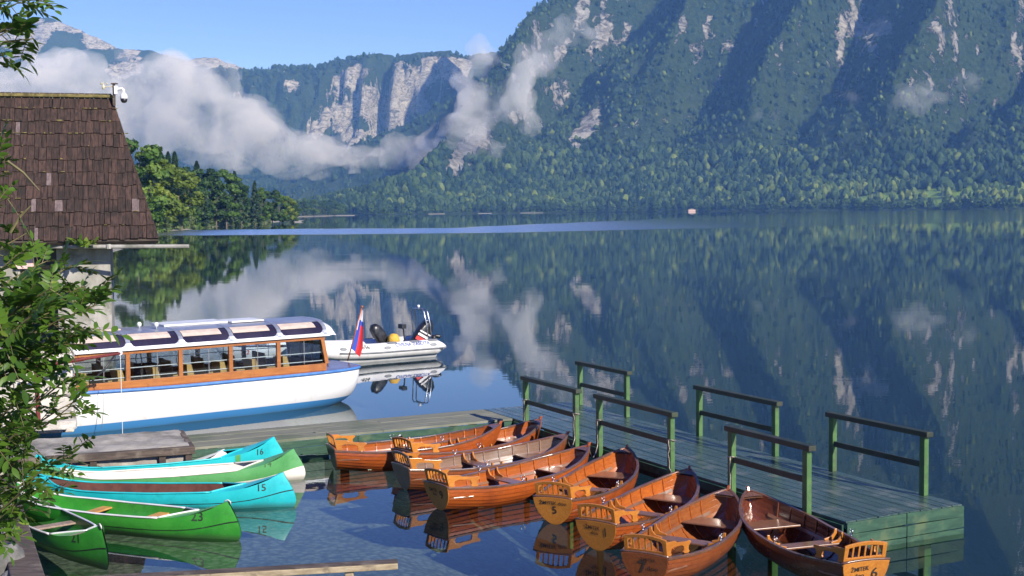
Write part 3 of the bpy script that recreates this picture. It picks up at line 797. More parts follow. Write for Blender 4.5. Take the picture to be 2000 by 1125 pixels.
def make_rowboat():
    rt = empty('rowing_boat')
    ns = 8
    hull = MB()
    for sg in (1, -1):
        for k in range(ns):
            w0, w1 = k / ns, (k + 1) / ns
            rings = []
            for t in TS:
                a, b_ = rsec(t, w0, 0, sg), rsec(t, w1, 0, sg); mid = rsec(t, (w0 + w1) / 2, 0, sg)
                lap = .013 * (1 if k else 0)
                o_ = Vector((0, sg, -.25)) * lap
                rings.append([a, a + o_, mid + o_ * .5, b_])
            hull.loft(rings, False)
    o = hull.build('hull', W_OUT, rt, smooth=True, auto=22)
    inn = MB()
    for sg in (1, -1):
        for k in range(ns):
            rings = []
            for t in TS:
                a, b_ = rsec(t, k / ns, .022, sg), rsec(t, (k + 1) / ns, .022, sg)
                o_ = Vector((0, -sg, .2)) * .008
                rings.append([a, a + o_ * .0, b_ + o_, b_])
            inn.loft(rings, False)
    inn.build('inner_planking', W_IN, rt, smooth=True, auto=22)
    tr = MB(); pts = [rsec(0, w_, -.006, 1) for w_ in np.linspace(0, 1, 12)]; ring = pts + [Vector((p.x, -p.y, p.z)) for p in pts[::-1]]
    crown = [Vector((rsec(0, 1).x, y, .43 + .022 * (1 - (y / .36) ** 2))) for y in np.linspace(.315, -.315, 9)]
    ring = pts[:-1] + [pts[-1]] + crown + [Vector((p.x, -p.y, p.z)) for p in pts[::-1]][0:-1]
    tr.loft([[p + Vector((-.014, 0, 0)) for p in ring], [p + Vector((.022, 0, 0)) for p in ring]], True, 0, True)
    tr.build('transom', W_HONEY, rt, bevel=.003)
    tc = MB(); tc.tube([Vector((-.0, y, .445 + .022 * (1 - (y / .36) ** 2))) for y in np.linspace(.352, -.352, 9)], .018, 6); tc.build('transom_cap', W_RIM, rt, smooth=True)
    for sg in (1, -1):
        g = MB(); rings = []
        for t in TS:
            p = rsec(t, 1, 0, sg); q = Vector((0, sg, 0))
            rings.append([p + q * .018 + Vector((0, 0, -.028)), p + q * .018 + Vector((0, 0, .010)), p - q * .034 + Vector((0, 0, .010)), p - q * .034 + Vector((0, 0, -.028))])
        for rg in rings:
            for i_ in range(4):
                if rg[i_].y * sg < .0: rg[i_].y = 0
        g.loft(rings, True, 0, True); g.build('gunwale', W_RIM, rt, bevel=.004)
        s_ = MB(); s_.loft([[rsec(t, .62, .030, sg), rsec(t, .62, .050, sg) + Vector((0, 0, .004)), rsec(t, .70, .050, sg), rsec(t, .70, .030, sg)] for t in TS[1:-3]], True, 0, True); s_.build('stringer', W_SEAT, rt)
    # stem post, breasthook and floor boards
    b = MB()
    st_ = [rsec(1, w_, 0, 1) for w_ in np.linspace(0, 1, 8)] + [rsec(1, 1, 0, 1) + Vector((.025, 0, .055))]
    st_ = [Vector((p.x, 0, p.z)) for p in st_]
    b.loft([[p + Vector((-.03, .018, 0)), p + Vector((.035, .012, 0)), p + Vector((.035, -.012, 0)), p + Vector((-.03, -.018, 0))] for p in st_], True, 0, True); b.build('stem_post', W_OUT, rt, bevel=.003)
    b = MB(); rg = []
    for t in (.945, .958, .97, .985):
        p = rsec(t, 1, .025, 1); rg.append([Vector((p.x, p.y, p.z - .004)), Vector((p.x, 0, p.z + .004)), Vector((p.x, -p.y, p.z - .004))])
    top = [q for r_ in rg for q in r_]; nn = len(top)
    fs = []
    for i_ in range(3):
        for k in range(2): fs += [(i_*3+k, i_*3+k+1, i_*3+k+4, i_*3+k+3)]
    b.add(top, fs); b.add([q - Vector((0, 0, .03)) for q in top], [f_[::-1] for f_ in fs]); b.build('breasthook', W_RIM, rt)
    b = MB()
    for y in (-.27, -.135, 0, .135, .27): b.box((1.65, y, -.015), (2.0, .12, .016))
    b.build('floorboard', W_SEAT, rt, bevel=.003)
    for t in (.12, .21, .30, .39, .48, .57, .66, .74, .82, .88):
        rb = MB(); rg = []
        ws = list(np.linspace(1, 0.02, 9))
        path = [rsec(t, w_, .024, 1) for w_ in ws] + [rsec(t, w_, .024, -1) for w_ in ws[::-1]]
        for p in path:
            c_ = Vector((p.x, 0, .30)); nrm = (c_ - p); nrm.x = 0; nrm.normalize()
            rg.append([p + Vector((-.012, 0, 0)), p + Vector((-.012, 0, 0)) + nrm * .020, p + Vector((.012, 0, 0)) + nrm * .020, p + Vector((.012, 0, 0))])
        rb.loft(rg, True, 0, True); rb.build('rib', W_IN, rt)
    def thwart(name, t, z, wd, mat):
        w_ = 1.0
        yb = r_half(t) * .93
        b = MB(); b.box((RL * t, 0, z), (wd, 2 * yb, .028)); return b.build(name, mat, rt, bevel=.006)
    thwart('thwart', .47, .245, .24, W_SEAT)
    b = MB()
    x0, x1 = RL * .735, RL * .86
    b.prism([(x0, .42), (x1, .28), (x1, -.28), (x0, -.42)], lambda x, y, d: Vector((x, y, .27 + d)), .026); b.build('bow_seat', W_SEAT, rt, bevel=.005)
    b = MB(); b.prism([(.04, .30), (.46, .45), (.46, -.45), (.04, -.30)], lambda x, y, d: Vector((x, y, .235 + d)), .026); b.build('stern_seat', W_SEAT, rt, bevel=.005)
    # curved knees on the thwart
    for sg in (1, -1):
        for dx in (-.10, .10):
            yb = r_half(.47) * .93; b = MB(); c = [(0, 0), (.20, 0), (.205, .02), (.10, .045), (.05, .10), (.035, .155), (0, .155)]
            b.prism(c, lambda x, y, d: Vector((RL * .47 + dx + d, sg * (yb - .01 - x), .26 + y)), .03); b.build('knee', W_HONEY, rt, bevel=.004)
    # slatted backrest leaning out over the transom
    lean = Vector((-.26, 0, .966)); bx = Vector((.055, 0, .455))
    def bp(y, h, d=0): return bx + lean * h + Vector((0, y, 0)) + Vector((.966, 0, .26)) * d
    bh = .225; hw = .31
    fr = MB(); arc = [(y, bh + .045 * (1 - (y / hw) ** 2)) for y in np.linspace(-hw, hw, 9)]
    fr.prism(arc + [(y, h - .05) for y, h in arc[::-1]], lambda x, y, d: bp(x, y, d), .024)
    fr.prism([(-hw - .002, 0), (-hw + .052, 0), (-hw + .062, bh - .02), (-hw - .002, bh - .004)], lambda x, y, d: bp(x, y, d), .027)
    fr.prism([(hw + .002, 0), (hw + .002, bh - .004), (hw - .062, bh - .02), (hw - .052, 0)], lambda x, y, d: bp(x, y, d), .027)
    fr.prism([(-hw + .05, .0), (hw - .05, .0), (hw - .05, .045), (-hw + .05, .045)], lambda x, y, d: bp(x, y, d), .023)
    bk = fr.build('backrest', W_HONEY, rt, bevel=.004)
    for k in range(5):
        y = -.18 + .09 * k; b = MB(); b.beam(bp(y, .043), bp(y, bh + .002), .024, .012, up=(1, 0, 0)); b.build('slat', W_HONEY, bk)
    # scrolled armrests along the gunwales
    prof = [(0, .0), (.09, .0), (.115, .018), (.095, .04), (.11, .095), (.17, .118), (.34, .118), (.39, .095), (.40, .04), (.385, .018), (.41, 0), (.50, 0), (.53, .02), (.50, .05), (.505, .10), (.545, .13), (.56, .155), (.53, .172), (.45, .165), (.24, .172), (.20, .20), (.0, .20)]
    for sg in (1, -1):
        b = MB()
        def fa(x, y, d, sg=sg):
            yy = .345 + (r_half(min(x / RL, .2)) - .335) * .95 - .02
            return Vector((.05 + x - .2 * y * (1 - min(1, x / .3)), sg * (yy - .03) + d, r_sheer((.05 + x) / RL) + .012 + y))
        b.prism(prof, fa, .024); b.build('armrest', W_HONEY, rt, bevel=.003)
    # oarlocks
    for sg in (1, -1):
        p = rsec(.40, 1, 0, sg) + Vector((0, -sg * .01, .01))
        b = MB(); b.tube([p, p + Vector((0, 0, .035))], .011, 6)
        b.tube([p + Vector((.042 * math.sin(a), 0, .078 - .042 * math.cos(a))) for a in np.linspace(-2.45, 2.45, 13)], .009, 6); b.build('oarlock', METAL, rt, smooth=True)
    return rt
proto = make_rowboat()
def row_face(x, y): return Vector((.10 * (1 - (y + .02) / .45) - .0195, -x, y))
BO = [  # bow position in the photo, heading, label, writing on the transom
    ((978, 822), 22, 'wooden rowing boat lying closest along the grey walkway', None, 1.02),
    ((1057, 813), 41, 'bright orange rowing boat second from the grey walkway, high bow at the first railing', None, 1.03),
    ((1109, 842), 32.5, 'dark wooden rowing boat with shaded stern between the orange boat and boat 9', None, 1.05),
    ((1151, 864), 40.5, 'orange clinker rowing boat with ŽMITEK and number 9 on its transom', ('9', .085, .145), 1.02),
    ((1226, 868), 65, 'rowing boat with ŽMITEK and number 5 on its yellow transom', ('5', .0, .16), 1.0),
    ((1347, 909), 57.5, 'rowing boat with ŽMITEK and number 1 on its yellow transom', ('1', -.155, .16), .94),
    ((1422, 948), 61.5, 'reddish rowing boat marked 7 nearest the camera, showing its planked side', ('7', .02, .20), .97),
    ((1461, 950), 105.3, 'varnished rowing boat numbered 6, painted dark for shade, pointing towards the jetty end', ('6', -.11, .16), .99)]
ROWS = []
for i, ((u, v), ang, lab, num, lf) in enumerate(BO):
    o = proto if i == 0 else copy_tree(proto)
    bow = on(u, v, .71); a = R(ang)
    o.location = (bow.x - math.cos(a) * (RL + .02) * lf, bow.y - math.sin(a) * (RL + .02) * lf, 0); o.scale = (lf, 1, 1); o.rotation_euler = (R([.6, -.5, .8, 0, -.6, .4, 1.0, -.8][i]), 0, a)
    tag(o, lab, 'rowing boat', 'varnished rowing boats moored at the jetty'); ROWS.append(o)
def part_of(o, nm): return [c for c in KIDS[o.name] if c.name.split('.')[0] == nm]
for i, o in enumerate(ROWS):
    num = BO[i][3]
    if num:
        n, x, y = num
        if n == '9': it = [('ŽMITEK', .08, -.085, .335, .80, .04), ('doo', .07, -.06, .265, 1, .03), ('9', .20, .13, .27, 1, 0)]
        elif n == '5': it = [('ŽMITEK doo', .085, .0, .355, 1.05, 0), ('5', .18, .02, .235, 1, 0)]
        elif n == '1': it = [('ŽMITEK', .085, -.06, .345, .85, -.06), ('doo', .075, -.03, .265, 1, -.05), ('1', .19, .155, .29, 1, 0)]
        elif n == '7': it = [('ŽMITEK', .06, .05, .37, 1.1, 0), ('7', .24, -.04, .25, 1.1, 0), ('doo', .085, .11, .25, 1.2, 0)]
        else: it = [('ŽMITEK', .085, -.09, .345, .9, .06), ('doo', .08, -.09, .255, 1.1, .04), ('6', .20, .13, .27, 1.1, 0)]
        letters('lettering', it, row_face, INK, part_of(o, 'transom')[0])
def remat(o, names, mat):
    for c in KIDS[o.name]:
        if c.name.split('.')[0] in names:
            c.data = c.data.copy(); c.data.materials.clear(); c.data.materials.append(mat)
b = MB(); b.tube([Vector((-.018, .03 * math.sin(a), .24 + .04 * math.cos(a))) for a in np.linspace(0, 6.283, 11)], .009, 5, cap=False); b.build('stern_ring', WHITE, ROWS[0], smooth=True)
W_OUT7 = varnish('red_brown_planking', (.20, .052, .016), (.30, .085, .024), (.12, .034, .013), .3, .5)
remat(ROWS[6], ('hull', 'transom'), W_OUT7); remat(ROWS[6], ('inner_planking',), varnish('red_inside', (.25, .07, .018), (.34, .11, .028), (.16, .045, .015)))
remat(ROWS[7], ('hull', 'inner_planking', 'rib', 'floorboard'), W_SHADE)
remat(ROWS[2], ('hull',), W_OUT7); remat(ROWS[2], ('inner_planking', 'rib'), varnish('shaded_grey_brown_planking', (.16, .075, .035), (.25, .13, .07), (.30, .24, .20), .3, .5))  # inside greyed and darkened in colour for this boat's shade
remat(ROWS[2], ('transom', 'backrest', 'slat'), W_RIM); remat(ROWS[0], ('transom',), W_RIM)  # dark varnish puts the shade on these sterns into the colour

# mooring chains from the rail posts to the bows
CH = pmat('weathered_chain', (.22, .18, .14), (.45, .40, .34), 40, .5, metal=.6, bump=.5, bscale=90)
for i, (post, lab) in enumerate([(FR[2][1], 'a'), (FR[2][0], 'b'), (FR[1][1], 'c'), (FR[1][0], 'd'), (FR[0][1], 'e')]):
    k = (1, 2, 3, 5, 6)[i]
    bo_ = ROWS[k]; a = bo_.rotation_euler.z; tipb = Vector((bo_.location.x + math.cos(a) * RL * bo_.scale.x, bo_.location.y + math.sin(a) * RL * bo_.scale.x, .60))
    top = jw(-.11, post, 1.0); c = MB()
    rr = random.Random(i); pts = []
    for j in range(7):
        z = 1.0 - j * .085; pts.append(jw(-.175 + rr.uniform(-.01, .01), post - .03 + rr.uniform(-.02, .02), z))
    lowp = pts[-1]
    for j in range(1, 7):
        f_ = j / 6; p = lowp.lerp(tipb, f_); p.z = lowp.z * (1 - f_) + tipb.z * f_ - .20 * math.sin(math.pi * f_); pts.append(p)
    wrap = [jw(-.11 + .07 * math.cos(q), post + .078 * math.sin(q), .99 + .012 * math.sin(2 * q)) for q in np.linspace(0, 6.283, 13)]
    c.tube(wrap, .012, 6); c.tube(pts, .011, 6)
    mo = c.build('mooring_chain', CH, None, smooth=True)
    mo.data.transform(Matrix.Translation(-top)); mo.location = top
    tag(mo, ['mooring chain of the bright orange boat at the far front railing post', 'mooring chain of the dark boat with the shaded stern', 'mooring chain holding boat 9', 'mooring chain holding boat 1', 'mooring chain of the reddish boat 7'][i], 'chain', 'mooring chains on the railing posts')

# ---- canoes, x from left end (-L/2) to right end (+L/2)
CLN = 4.7
c_half = curve1([0, .3, .6, .8, .92, .98, 1], [.42, .405, .32, .185, .075, .03, .012])
c_sheer = curve1([0, .5, .72, .86, .95, 1], [.30, .32, .385, .49, .575, .60])
c_keel = curve1([0, .7, .88, 1], [-.10, -.095, -.07, -.03])
def csec(t, w, sgn=1, inset=0.):
    """t in -1..1 along, w 0 keel .. 1 gunwale"""
    a = abs(t); b_ = max(c_half(a) - inset, .003); zk, zs = c_keel(a) + inset, c_sheer(a)
    y = b_ * math.sin(w * math.pi / 2) ** (.55 + .5 * max(0, (a - .6) / .4)); z = zk + (zs - zk) * w ** 1.5
    bulge = max(0, (a - .8) / .2) ** 2
    x = t * CLN / 2 * (1 + 0) + (1 if t > 0 else -1) * bulge * (.13 * math.sin(math.pi * min(1, w * .95 + .08)) - .10 * w * w)
    return Vector((x, sgn * y, z))
CT = [-1, -.985, -.96, -.92, -.86, -.8, -.72, -.6, -.45, -.3, -.15, 0, .15, .3, .45, .6, .72, .8, .86, .92, .96, .985, 1]
CW = list(np.linspace(0, 1, 11))
def make_canoe(pos, rz, mats, label, number, stripe, top=.68, inside=None, rim=None, seats=None, loop=False, second=None, tone2=None):
    rt = empty('canoe', pos, rz, label, 'canoe', 'canoes moored in a fan beside the quay')
    h = MB()
    for sg in (1, -1):
        rings = [[csec(t, w_, sg) for w_ in CW] for t in CT]
        nW = len(CW)
        base = len(h.v); h.v += [tuple(p) for rg in rings for p in rg]
        for i in range(len(CT) - 1):
            for k in range(nW - 1):
                q = (base + i * nW + k, base + (i + 1) * nW + k, base + (i + 1) * nW + k + 1, base + i * nW + k + 1)
                h.f.append(q); h.m.append(1 if (tone2 and k < 6) else 0)
    hm = [mats] + ([tone2] if tone2 else [])
    h.build('hull', hm, rt, smooth=True, auto=60)
    inn = MB()
    for sg in (1, -1):
        inn.loft([[csec(t, w_, sg, .016) for w_ in np.linspace(0, .985, 8)] for t in CT[3:-3]], False)
    inn.build('inner_skin', inside or mats, rt, smooth=True)
    tops = {1: (top - .17, top + .05, 1.0), -1: (.70, .84, 2.0)}
    for e in (1, -1):                                       # closed decks at both ends, cut away by a pointed or round cockpit
        t0, t1, ex = tops[e]
        def qv(t): 
            k = (t - t0) / (t1 - t0)
            return max(0.0, 1 - k) if ex == 1 else math.sqrt(max(0.0, 1 - k * k)) if k < 1 else 0.0
        ts = sorted(set(list(np.linspace(t0, t1, 9)) + [.9, .93, .96, .985, 1]))
        def dp_(t, q):
            p = csec(t * e, 1, 1); crown = .035 * max(0, (1 - t)) / (1 - t0) + .006
            return Vector((p.x, p.y * q, p.z + crown * (1 - q * q)))
        d = MB()
        for sg in (1, -1):
            d.loft([[dp_(t, sg * (1 + (qv(t) - 1) * k / 4)) for k in range(5)] for t in ts], False)
        d.build('end_deck', mats, rt, smooth=True)
        g = MB(); tc_ = list(np.linspace(t0, t1, 12))
        g.tube([dp_(t, qv(t)) + Vector((0, 0, .010)) for t in tc_] + [dp_(t, -qv(t)) + Vector((0, 0, .010)) for t in tc_[-2::-1]], .017, 6); g.build('coaming', rim or mats, rt, smooth=True)
    ts = np.linspace(-tops[-1][0], tops[1][0], 25)
    for sg in (1, -1):
        g = MB(); pts = [csec(t, 1, sg) + Vector((0, -sg * .004, .006)) for t in ts]
        g.tube(pts, .017, 6); m_ = rim or mats
        if second and sg == second[0]: m_ = second[1]
        g.build('gunwale', m_, rt, smooth=True)
    if seats:
        for t in seats[0]:
            yb = c_half(abs(t)) - .03; b = MB(); b.box((t * CLN / 2, 0, .20), (.20, 2 * yb, .028)); b.build('seat', seats[1], rt, bevel=.006)
    if stripe:
        for sg in (1, -1):
            s_ = MB(); s_.loft([[csec(t, .63, sg) + Vector((0, sg * .003, 0)), csec(t, .655, sg) + Vector((0, sg * .003, 0))] for t in CT], False); s_.build('pinstripe', BLACK, rt)
    def on_hull(x, y, sg=-1):
        t = x / (CLN / 2); zk, zs = c_keel(abs(t)), c_sheer(abs(t)); w_ = max(0, min(1, (y - zk) / (zs - zk))) ** (1 / 1.5)
        p = csec(t, w_, sg); return Vector((p.x, p.y + sg * .005, p.z))
    if number: letters('number', [(number[0], number[1], number[2], number[3], 1, 0)], on_hull, number[4], rt)
    if loop:
        p = csec(.93, 1, -1); b = MB(); b.tube([Vector((p.x + .02, -.015, p.z)), Vector((p.x + .05, -.02, p.z + .05)), Vector((p.x + .11, -.03, p.z + .07)), Vector((p.x + .155, -.03, p.z + .045)), Vector((p.x + .15, -.02, p.z + .0))], .011, 6); b.build('rope_loop', ROPEW, rt, smooth=True)
    return rt
ROPEW = pmat('white_rope', (.5, .48, .44), (.66, .64, .6), 30, .9, bump=.5, bscale=90, bdist=.003)
def gloss(name, c1, c2, dark, rough=.36):
    t = NT(name); c = t.coord(); z = t.n('ShaderNodeSeparateXYZ', {0: c}).outputs[2]
    n = t.noise(c, 1.3, 5, .65); col = t.mix(t.ramp(n, .35, .65), c1, c2)
    col = t.mix(t.math('MULTIPLY', t.ramp(t.noise(c, 3.1, 6, .7), .52, .72), .7), col, dark)
    sc_ = t.noise(t.coord((.9, 26, 34)), 2.0, 5, .75, .8); pale = t.mix(.55, c2, (.62, .62, .58))
    col = t.mix(t.math('MULTIPLY', t.ramp(sc_, .60, .70), .45), col, pale)
    gr = t.ramp(t.math('ADD', z, t.math('MULTIPLY', t.math('SUBTRACT', n, .5), .10)), .11, .01)
    col = t.mix(t.math('MULTIPLY', gr, .75), col, t.mix(.6, dark, (.06, .07, .04)))
    return t.done(t.bsdf(col=col, rough=t.math('ADD', rough - .1, t.math('MULTIPLY', sc_, .3)), coat=.2, coatr=.2))
CYAN = gloss('turquoise_gelcoat', (.012, .40, .43), (.022, .50, .53), (.012, .30, .33))
CGRN = gloss('green_gelcoat', (.022, .23, .022), (.05, .32, .035), (.03, .18, .025))
MGRN = gloss('faded_green_gelcoat', (.06, .26, .07), (.10, .33, .11), (.05, .2, .06))
CREAM = gloss('cream_gelcoat', (.62, .58, .50), (.72, .68, .60), (.45, .41, .34))
BROWN = pmat('brown_inside_paint', (.085, .028, .020), (.14, .05, .032), 4, .6, dark=(.05, .02, .015))
SEATO = pmat('orange_seat_wood', (.46, .22, .06), (.60, .32, .10), 8, .55)
SEATG = pmat('grey_seat_wood', (.24, .17, .13), (.36, .27, .21), 6, .75, (1, 6, 6))
INKB = pmat('black_number_paint', (.015, .018, .015), (.04, .05, .04), 20, .6)
INKG = pmat('dark_green_number_paint', (.03, .09, .03), (.05, .12, .05), 20, .6)
def place_canoe(bow, ang, *a, **k):
    b_ = on(*bow); an = R(ang)
    return make_canoe((b_.x - math.cos(an) * (CLN / 2 + .02), b_.y - math.sin(an) * (CLN / 2 + .02), 0), an, *a, **k)
place_canoe((548, 900, .1), 22, CYAN, 'turquoise canoe number 16 with a green band, furthest back beside the quay', ('16', .17, 1.92, .34, INKB), False, top=.64, inside=BROWN, second=(1, MGRN))
place_canoe((587, 926, .1), 17, MGRN, 'pale green canoe number 14 with a cream lower hull and cream rim', ('14', .17, 1.72, .38, INKG), False, top=.66, inside=CREAM, rim=CREAM, tone2=CREAM)
place_canoe((568, 978, .1), -4, CYAN, 'turquoise canoe number 15 in the middle of the fan', ('15', .17, 1.90, .36, INKB), True, top=.62, inside=BROWN)
place_canoe((461, 1042, .1), -23, CGRN, 'bright green canoe number 23 with two orange seats and white rim', ('23', .20, 1.80, .36, INKB), True, top=.66, inside=CGRN, rim=WHITE, seats=((-.2, .3), SEATO), loop=True)
place_canoe((207, 1096, .1), -50, CGRN, 'green canoe number 21 in front with grey wooden seats', ('21', .20, 1.80, .36, INKB), True, top=.66, inside=CGRN, rim=WHITE, seats=((.06, .40), SEATG), loop=True)
wc = place_canoe((450, 884, .3), 21, WHITE, 'white canoe mostly hidden between turquoise canoe 16 and the quay', None, False, top=.55, inside=WHITE)
wc.location.z = -.22
# green band on canoe 16
for o in [o for o in COL.objects if o.get('label', '').startswith('turquoise canoe number 16')]:
    for sg in (1, -1):
        s_ = MB(); s_.loft([[csec(t, w_, sg) + Vector((0, sg * .003, .001)) for w_ in np.linspace(.55, 1, 6)] for t in (.60, .62, .645)], False); s_.build('green_band', MGRN, o, smooth=True)
# ------------------------------------------------------------------ white tour boat
GREYR = pmat('grey_rubber', (.16, .17, .18), (.25, .26, .27), 6, .6)
def clear_glass(name, tint=(.86, .90, .92), tr=.9):
    t = NT(name)
    fr = t.n('ShaderNodeFresnel', {'IOR': 1.5}).outputs[0]
    a = t.n('ShaderNodeBsdfTransparent', {'Color': (*tint, 1)}).outputs[0]; g = t.n('ShaderNodeBsdfGlossy', {'Color': (1, 1, 1, 1), 'Roughness': .01}).outputs[0]
    return t.done(t.n('ShaderNodeMixShader', {0: fr, 1: a, 2: g}).outputs[0])
GLASS = clear_glass('window_glass')
SMOKE = pmat('smoked_roof_glass', (.020, .015, .028), (.035, .028, .045), 1.5, .06, coat=.6, spec=.6, rvar=.02)
ALU = pmat('grey_aluminium', (.33, .35, .40), (.44, .46, .52), 5, .38, metal=.55)
BLIND = pmat('beige_blind', (.50, .40, .33), (.58, .48, .40), 6, .8)
CABW = varnish('cabin_varnish', (.33, .115, .026), (.44, .175, .045), (.24, .075, .02), .36, .4)
DKM = varnish('mahogany_deck', (.14, .035, .018), (.22, .065, .030), (.09, .026, .015), .22, .6)
BENCH = varnish('yellow_bench_wood', (.50, .30, .09), (.62, .40, .14), (.40, .22, .06), .45, .2)
def hull_paint():
    t = NT('white_blue_hull_paint'); z = t.n('ShaderNodeSeparateXYZ', {0: t.coord()}).outputs[2]
    n = t.noise(t.coord((.6, .6, 2.2)), 1.0, 5, .6)
    wht = t.mix(t.math('MULTIPLY', t.ramp(n, .5, .75), .5), (.80, .80, .79), (.70, .69, .66))
    stk = t.noise(t.coord((3.5, 3.5, .35)), 1.0, 5, .7)
    wht = t.mix(t.math('MULTIPLY', t.ramp(stk, .54, .74), .30), wht, (.48, .43, .36))
    blu = t.mix(n, (.04, .20, .48), (.07, .28, .58))
    scum = t.ramp(t.math('ADD', z, t.math('MULTIPLY', n, .06)), .0, .09)
    col = t.mix(t.math('GREATER_THAN', z, .20), blu, wht)
    col = t.mix(scum, t.mix(.5, col, (.10, .12, .08)), col)
    return t.done(t.bsdf(col=col, rough=.35, coat=.3, coatr=.2))
HULLP = hull_paint(); BLUE = pmat('blue_rubbing_strake', (.05, .16, .42), (.08, .22, .52), 6, .45)
TA, TB = on(150, 770, .98), on(707, 718, .98)
ta = (TB - TA).normalized(); tn = Vector((-ta.y, ta.x, 0)); TL = (TB - TA).length + .18
torg = TA + tn * 1.3
tour = empty('tour_boat', (torg.x, torg.y, 0), math.atan2(ta.y, ta.x), 'long white tour boat with varnished glazed cabin, blue rail and smoked roof windows', 'tour boat')
t_half = curve1([-3.2, -2.6, -1.4, 0, 2, TL - 2.4, TL - 1.0, TL - .4, TL - .1, TL], [.05, .5, .98, 1.24, 1.32, 1.32, 1.29, 1.18, 1.02, .86])
t_keel = curve1([-3.2, -2.2, 0, TL - 3.4, TL - 1.6, TL - .5, TL], [.2, -.3, -.45, -.42, -.30, -.10, .10])
t_sheer = curve1([-3.2, 0, 3, TL - 2, TL], [1.28, 1.02, .965, .965, .985])
def tsec(x, w, sg=1):
    b_ = t_half(x); zk, zs = t_keel(x), t_sheer(x)
    y = b_ * math.sin(min(1, w * 1.0) * math.pi / 2) ** .42 if w > 0 else 0
    e = max(0, (x - (TL - .9)) / .9)
    return Vector((x - .10 * e * (1 - w) ** 1.6, sg * y * (1 - .05 * (w - .7) * (w > .7)), zk + (zs - zk) * w ** 1.25))
TX = list(np.linspace(-3.2, TL - 2.4, 22)) + [TL - 2, TL - 1.6, TL - 1.2, TL - .85, TL - .55, TL - .3, TL - .12, TL]
TWs = list(np.linspace(0, 1, 15))
h = MB()
for sg in (1, -1): h.loft([[tsec(x, w_, sg) for w_ in TWs] for x in TX], False)
h.add([tsec(TL, w_, 1) for w_ in TWs] + [tsec(TL, w_, -1) for w_ in TWs[::-1]], [tuple(range(30))])
h.build('hull', HULLP, tour, smooth=True, auto=50)
d = MB()
d.loft([[tsec(x, 1, 1) + Vector((0, 0, -.004)), Vector((x, 0, t_sheer(x) + .03)), tsec(x, 1, -1) + Vector((0, 0, -.004))] for x in TX if x <= -0.6], False)
d.build('fore_deck', DKM, tour, smooth=True)
LC = TL - 1.16
d = MB(); d.loft([[tsec(x, 1, 1) + Vector((0, 0, -.004)), Vector((x, 0, t_sheer(x) + .03)), tsec(x, 1, -1) + Vector((0, 0, -.004))] for x in TX if x >= LC - .7], False); d.build('aft_deck', DKM, tour, smooth=True)
for sg in (1, -1):
    d = MB(); d.loft([[tsec(x, 1, sg) + Vector((0, 0, -.002)), Vector((x, sg * 1.0, t_sheer(x) + .012))] for x in TX if -1.1 <= x <= LC + .1], False); d.build('side_deck', DKM, tour)
    g = MB(); g.tube([tsec(x, 1, sg) + Vector((0, sg * .012, -.028)) for x in TX], .042, 8); g.build('rubbing_strake', BLUE, tour, smooth=True)
g = MB(); g.tube([tsec(TL, 1, 1) + Vector((.0, 0, -.028)), Vector((TL + .05, .5, .955)), Vector((TL + .07, 0, .955)), Vector((TL + .05, -.5, .955)), tsec(TL, 1, -1) + Vector((0, 0, -.028))], .042, 8); g.build('stern_strake', BLUE, tour, smooth=True)
fl = MB(); fl.box((LC / 2 - .2, 0, .40), (LC + .6, 2.0, .04)); fl.build('cabin_floor', DKM, tour)
# cabin: sills, posts, panes
NB = 5; PX = [LC * k / NB for k in range(NB + 1)]
ys_c = 1.02
for sg in (1, -1):
    s_ = MB(); s_.box((LC / 2, sg * ys_c, 1.055), (LC + .12, .075, .19)); s_.build('sill', CABW, tour, bevel=.006)
    s_ = MB(); s_.box((LC / 2, sg * ys_c, 1.835), (LC + .05, .08, .10)); s_.build('head_rail', CABW, tour, bevel=.006)
    for k, x in enumerate(PX):
        lean = .08 if k == NB else 0
        p = MB(); p.beam((x + lean, sg * ys_c, 1.14), (x - lean * .6, sg * ys_c, 1.80), .105, .07, up=(0, 1, 0)); p.build('cabin_post', CABW, tour, bevel=.006)
    for k in range(NB):
        x0, x1 = PX[k] + .05, PX[k + 1] - .05
        p = MB(); p.box(((x0 + x1) / 2, sg * (ys_c + .005), 1.47), (x1 - x0, .008, .66)); w_ = p.build('window', GLASS, tour)
        f = MB()
        f.box((x0 + (x1 - x0) * .56, sg * (ys_c + .014), 1.47), (.014, .010, .60)); f.build('pane_divider', GREYR, w_)
    b = MB()
    b.tube([(-.2, sg * .93, 1.44), (LC, sg * .93, 1.44)], .012, 6); b.tube([(-.2, sg * .93, 1.22), (LC, sg * .93, 1.22)], .011, 6); b.build('hand_rail', WHITE, tour)
# end glazing and frames
for x, nm in ((LC + .02, 'rear'), (-.02, 'front')):
    p = MB(); p.box((x, 0, 1.47), (.008, 1.95, .66)); w_ = p.build('end_window', GLASS, tour)
    f = MB()
    for y in (-.34, .34): f.box((x, y, 1.47), (.05, .05, .68))
    f.box((x, 0, 1.06), (.07, 1.95, .19)); f.box((x, 0, 1.835), (.075, 1.95, .09)); f.build('end_frame', CABW, tour, bevel=.005)
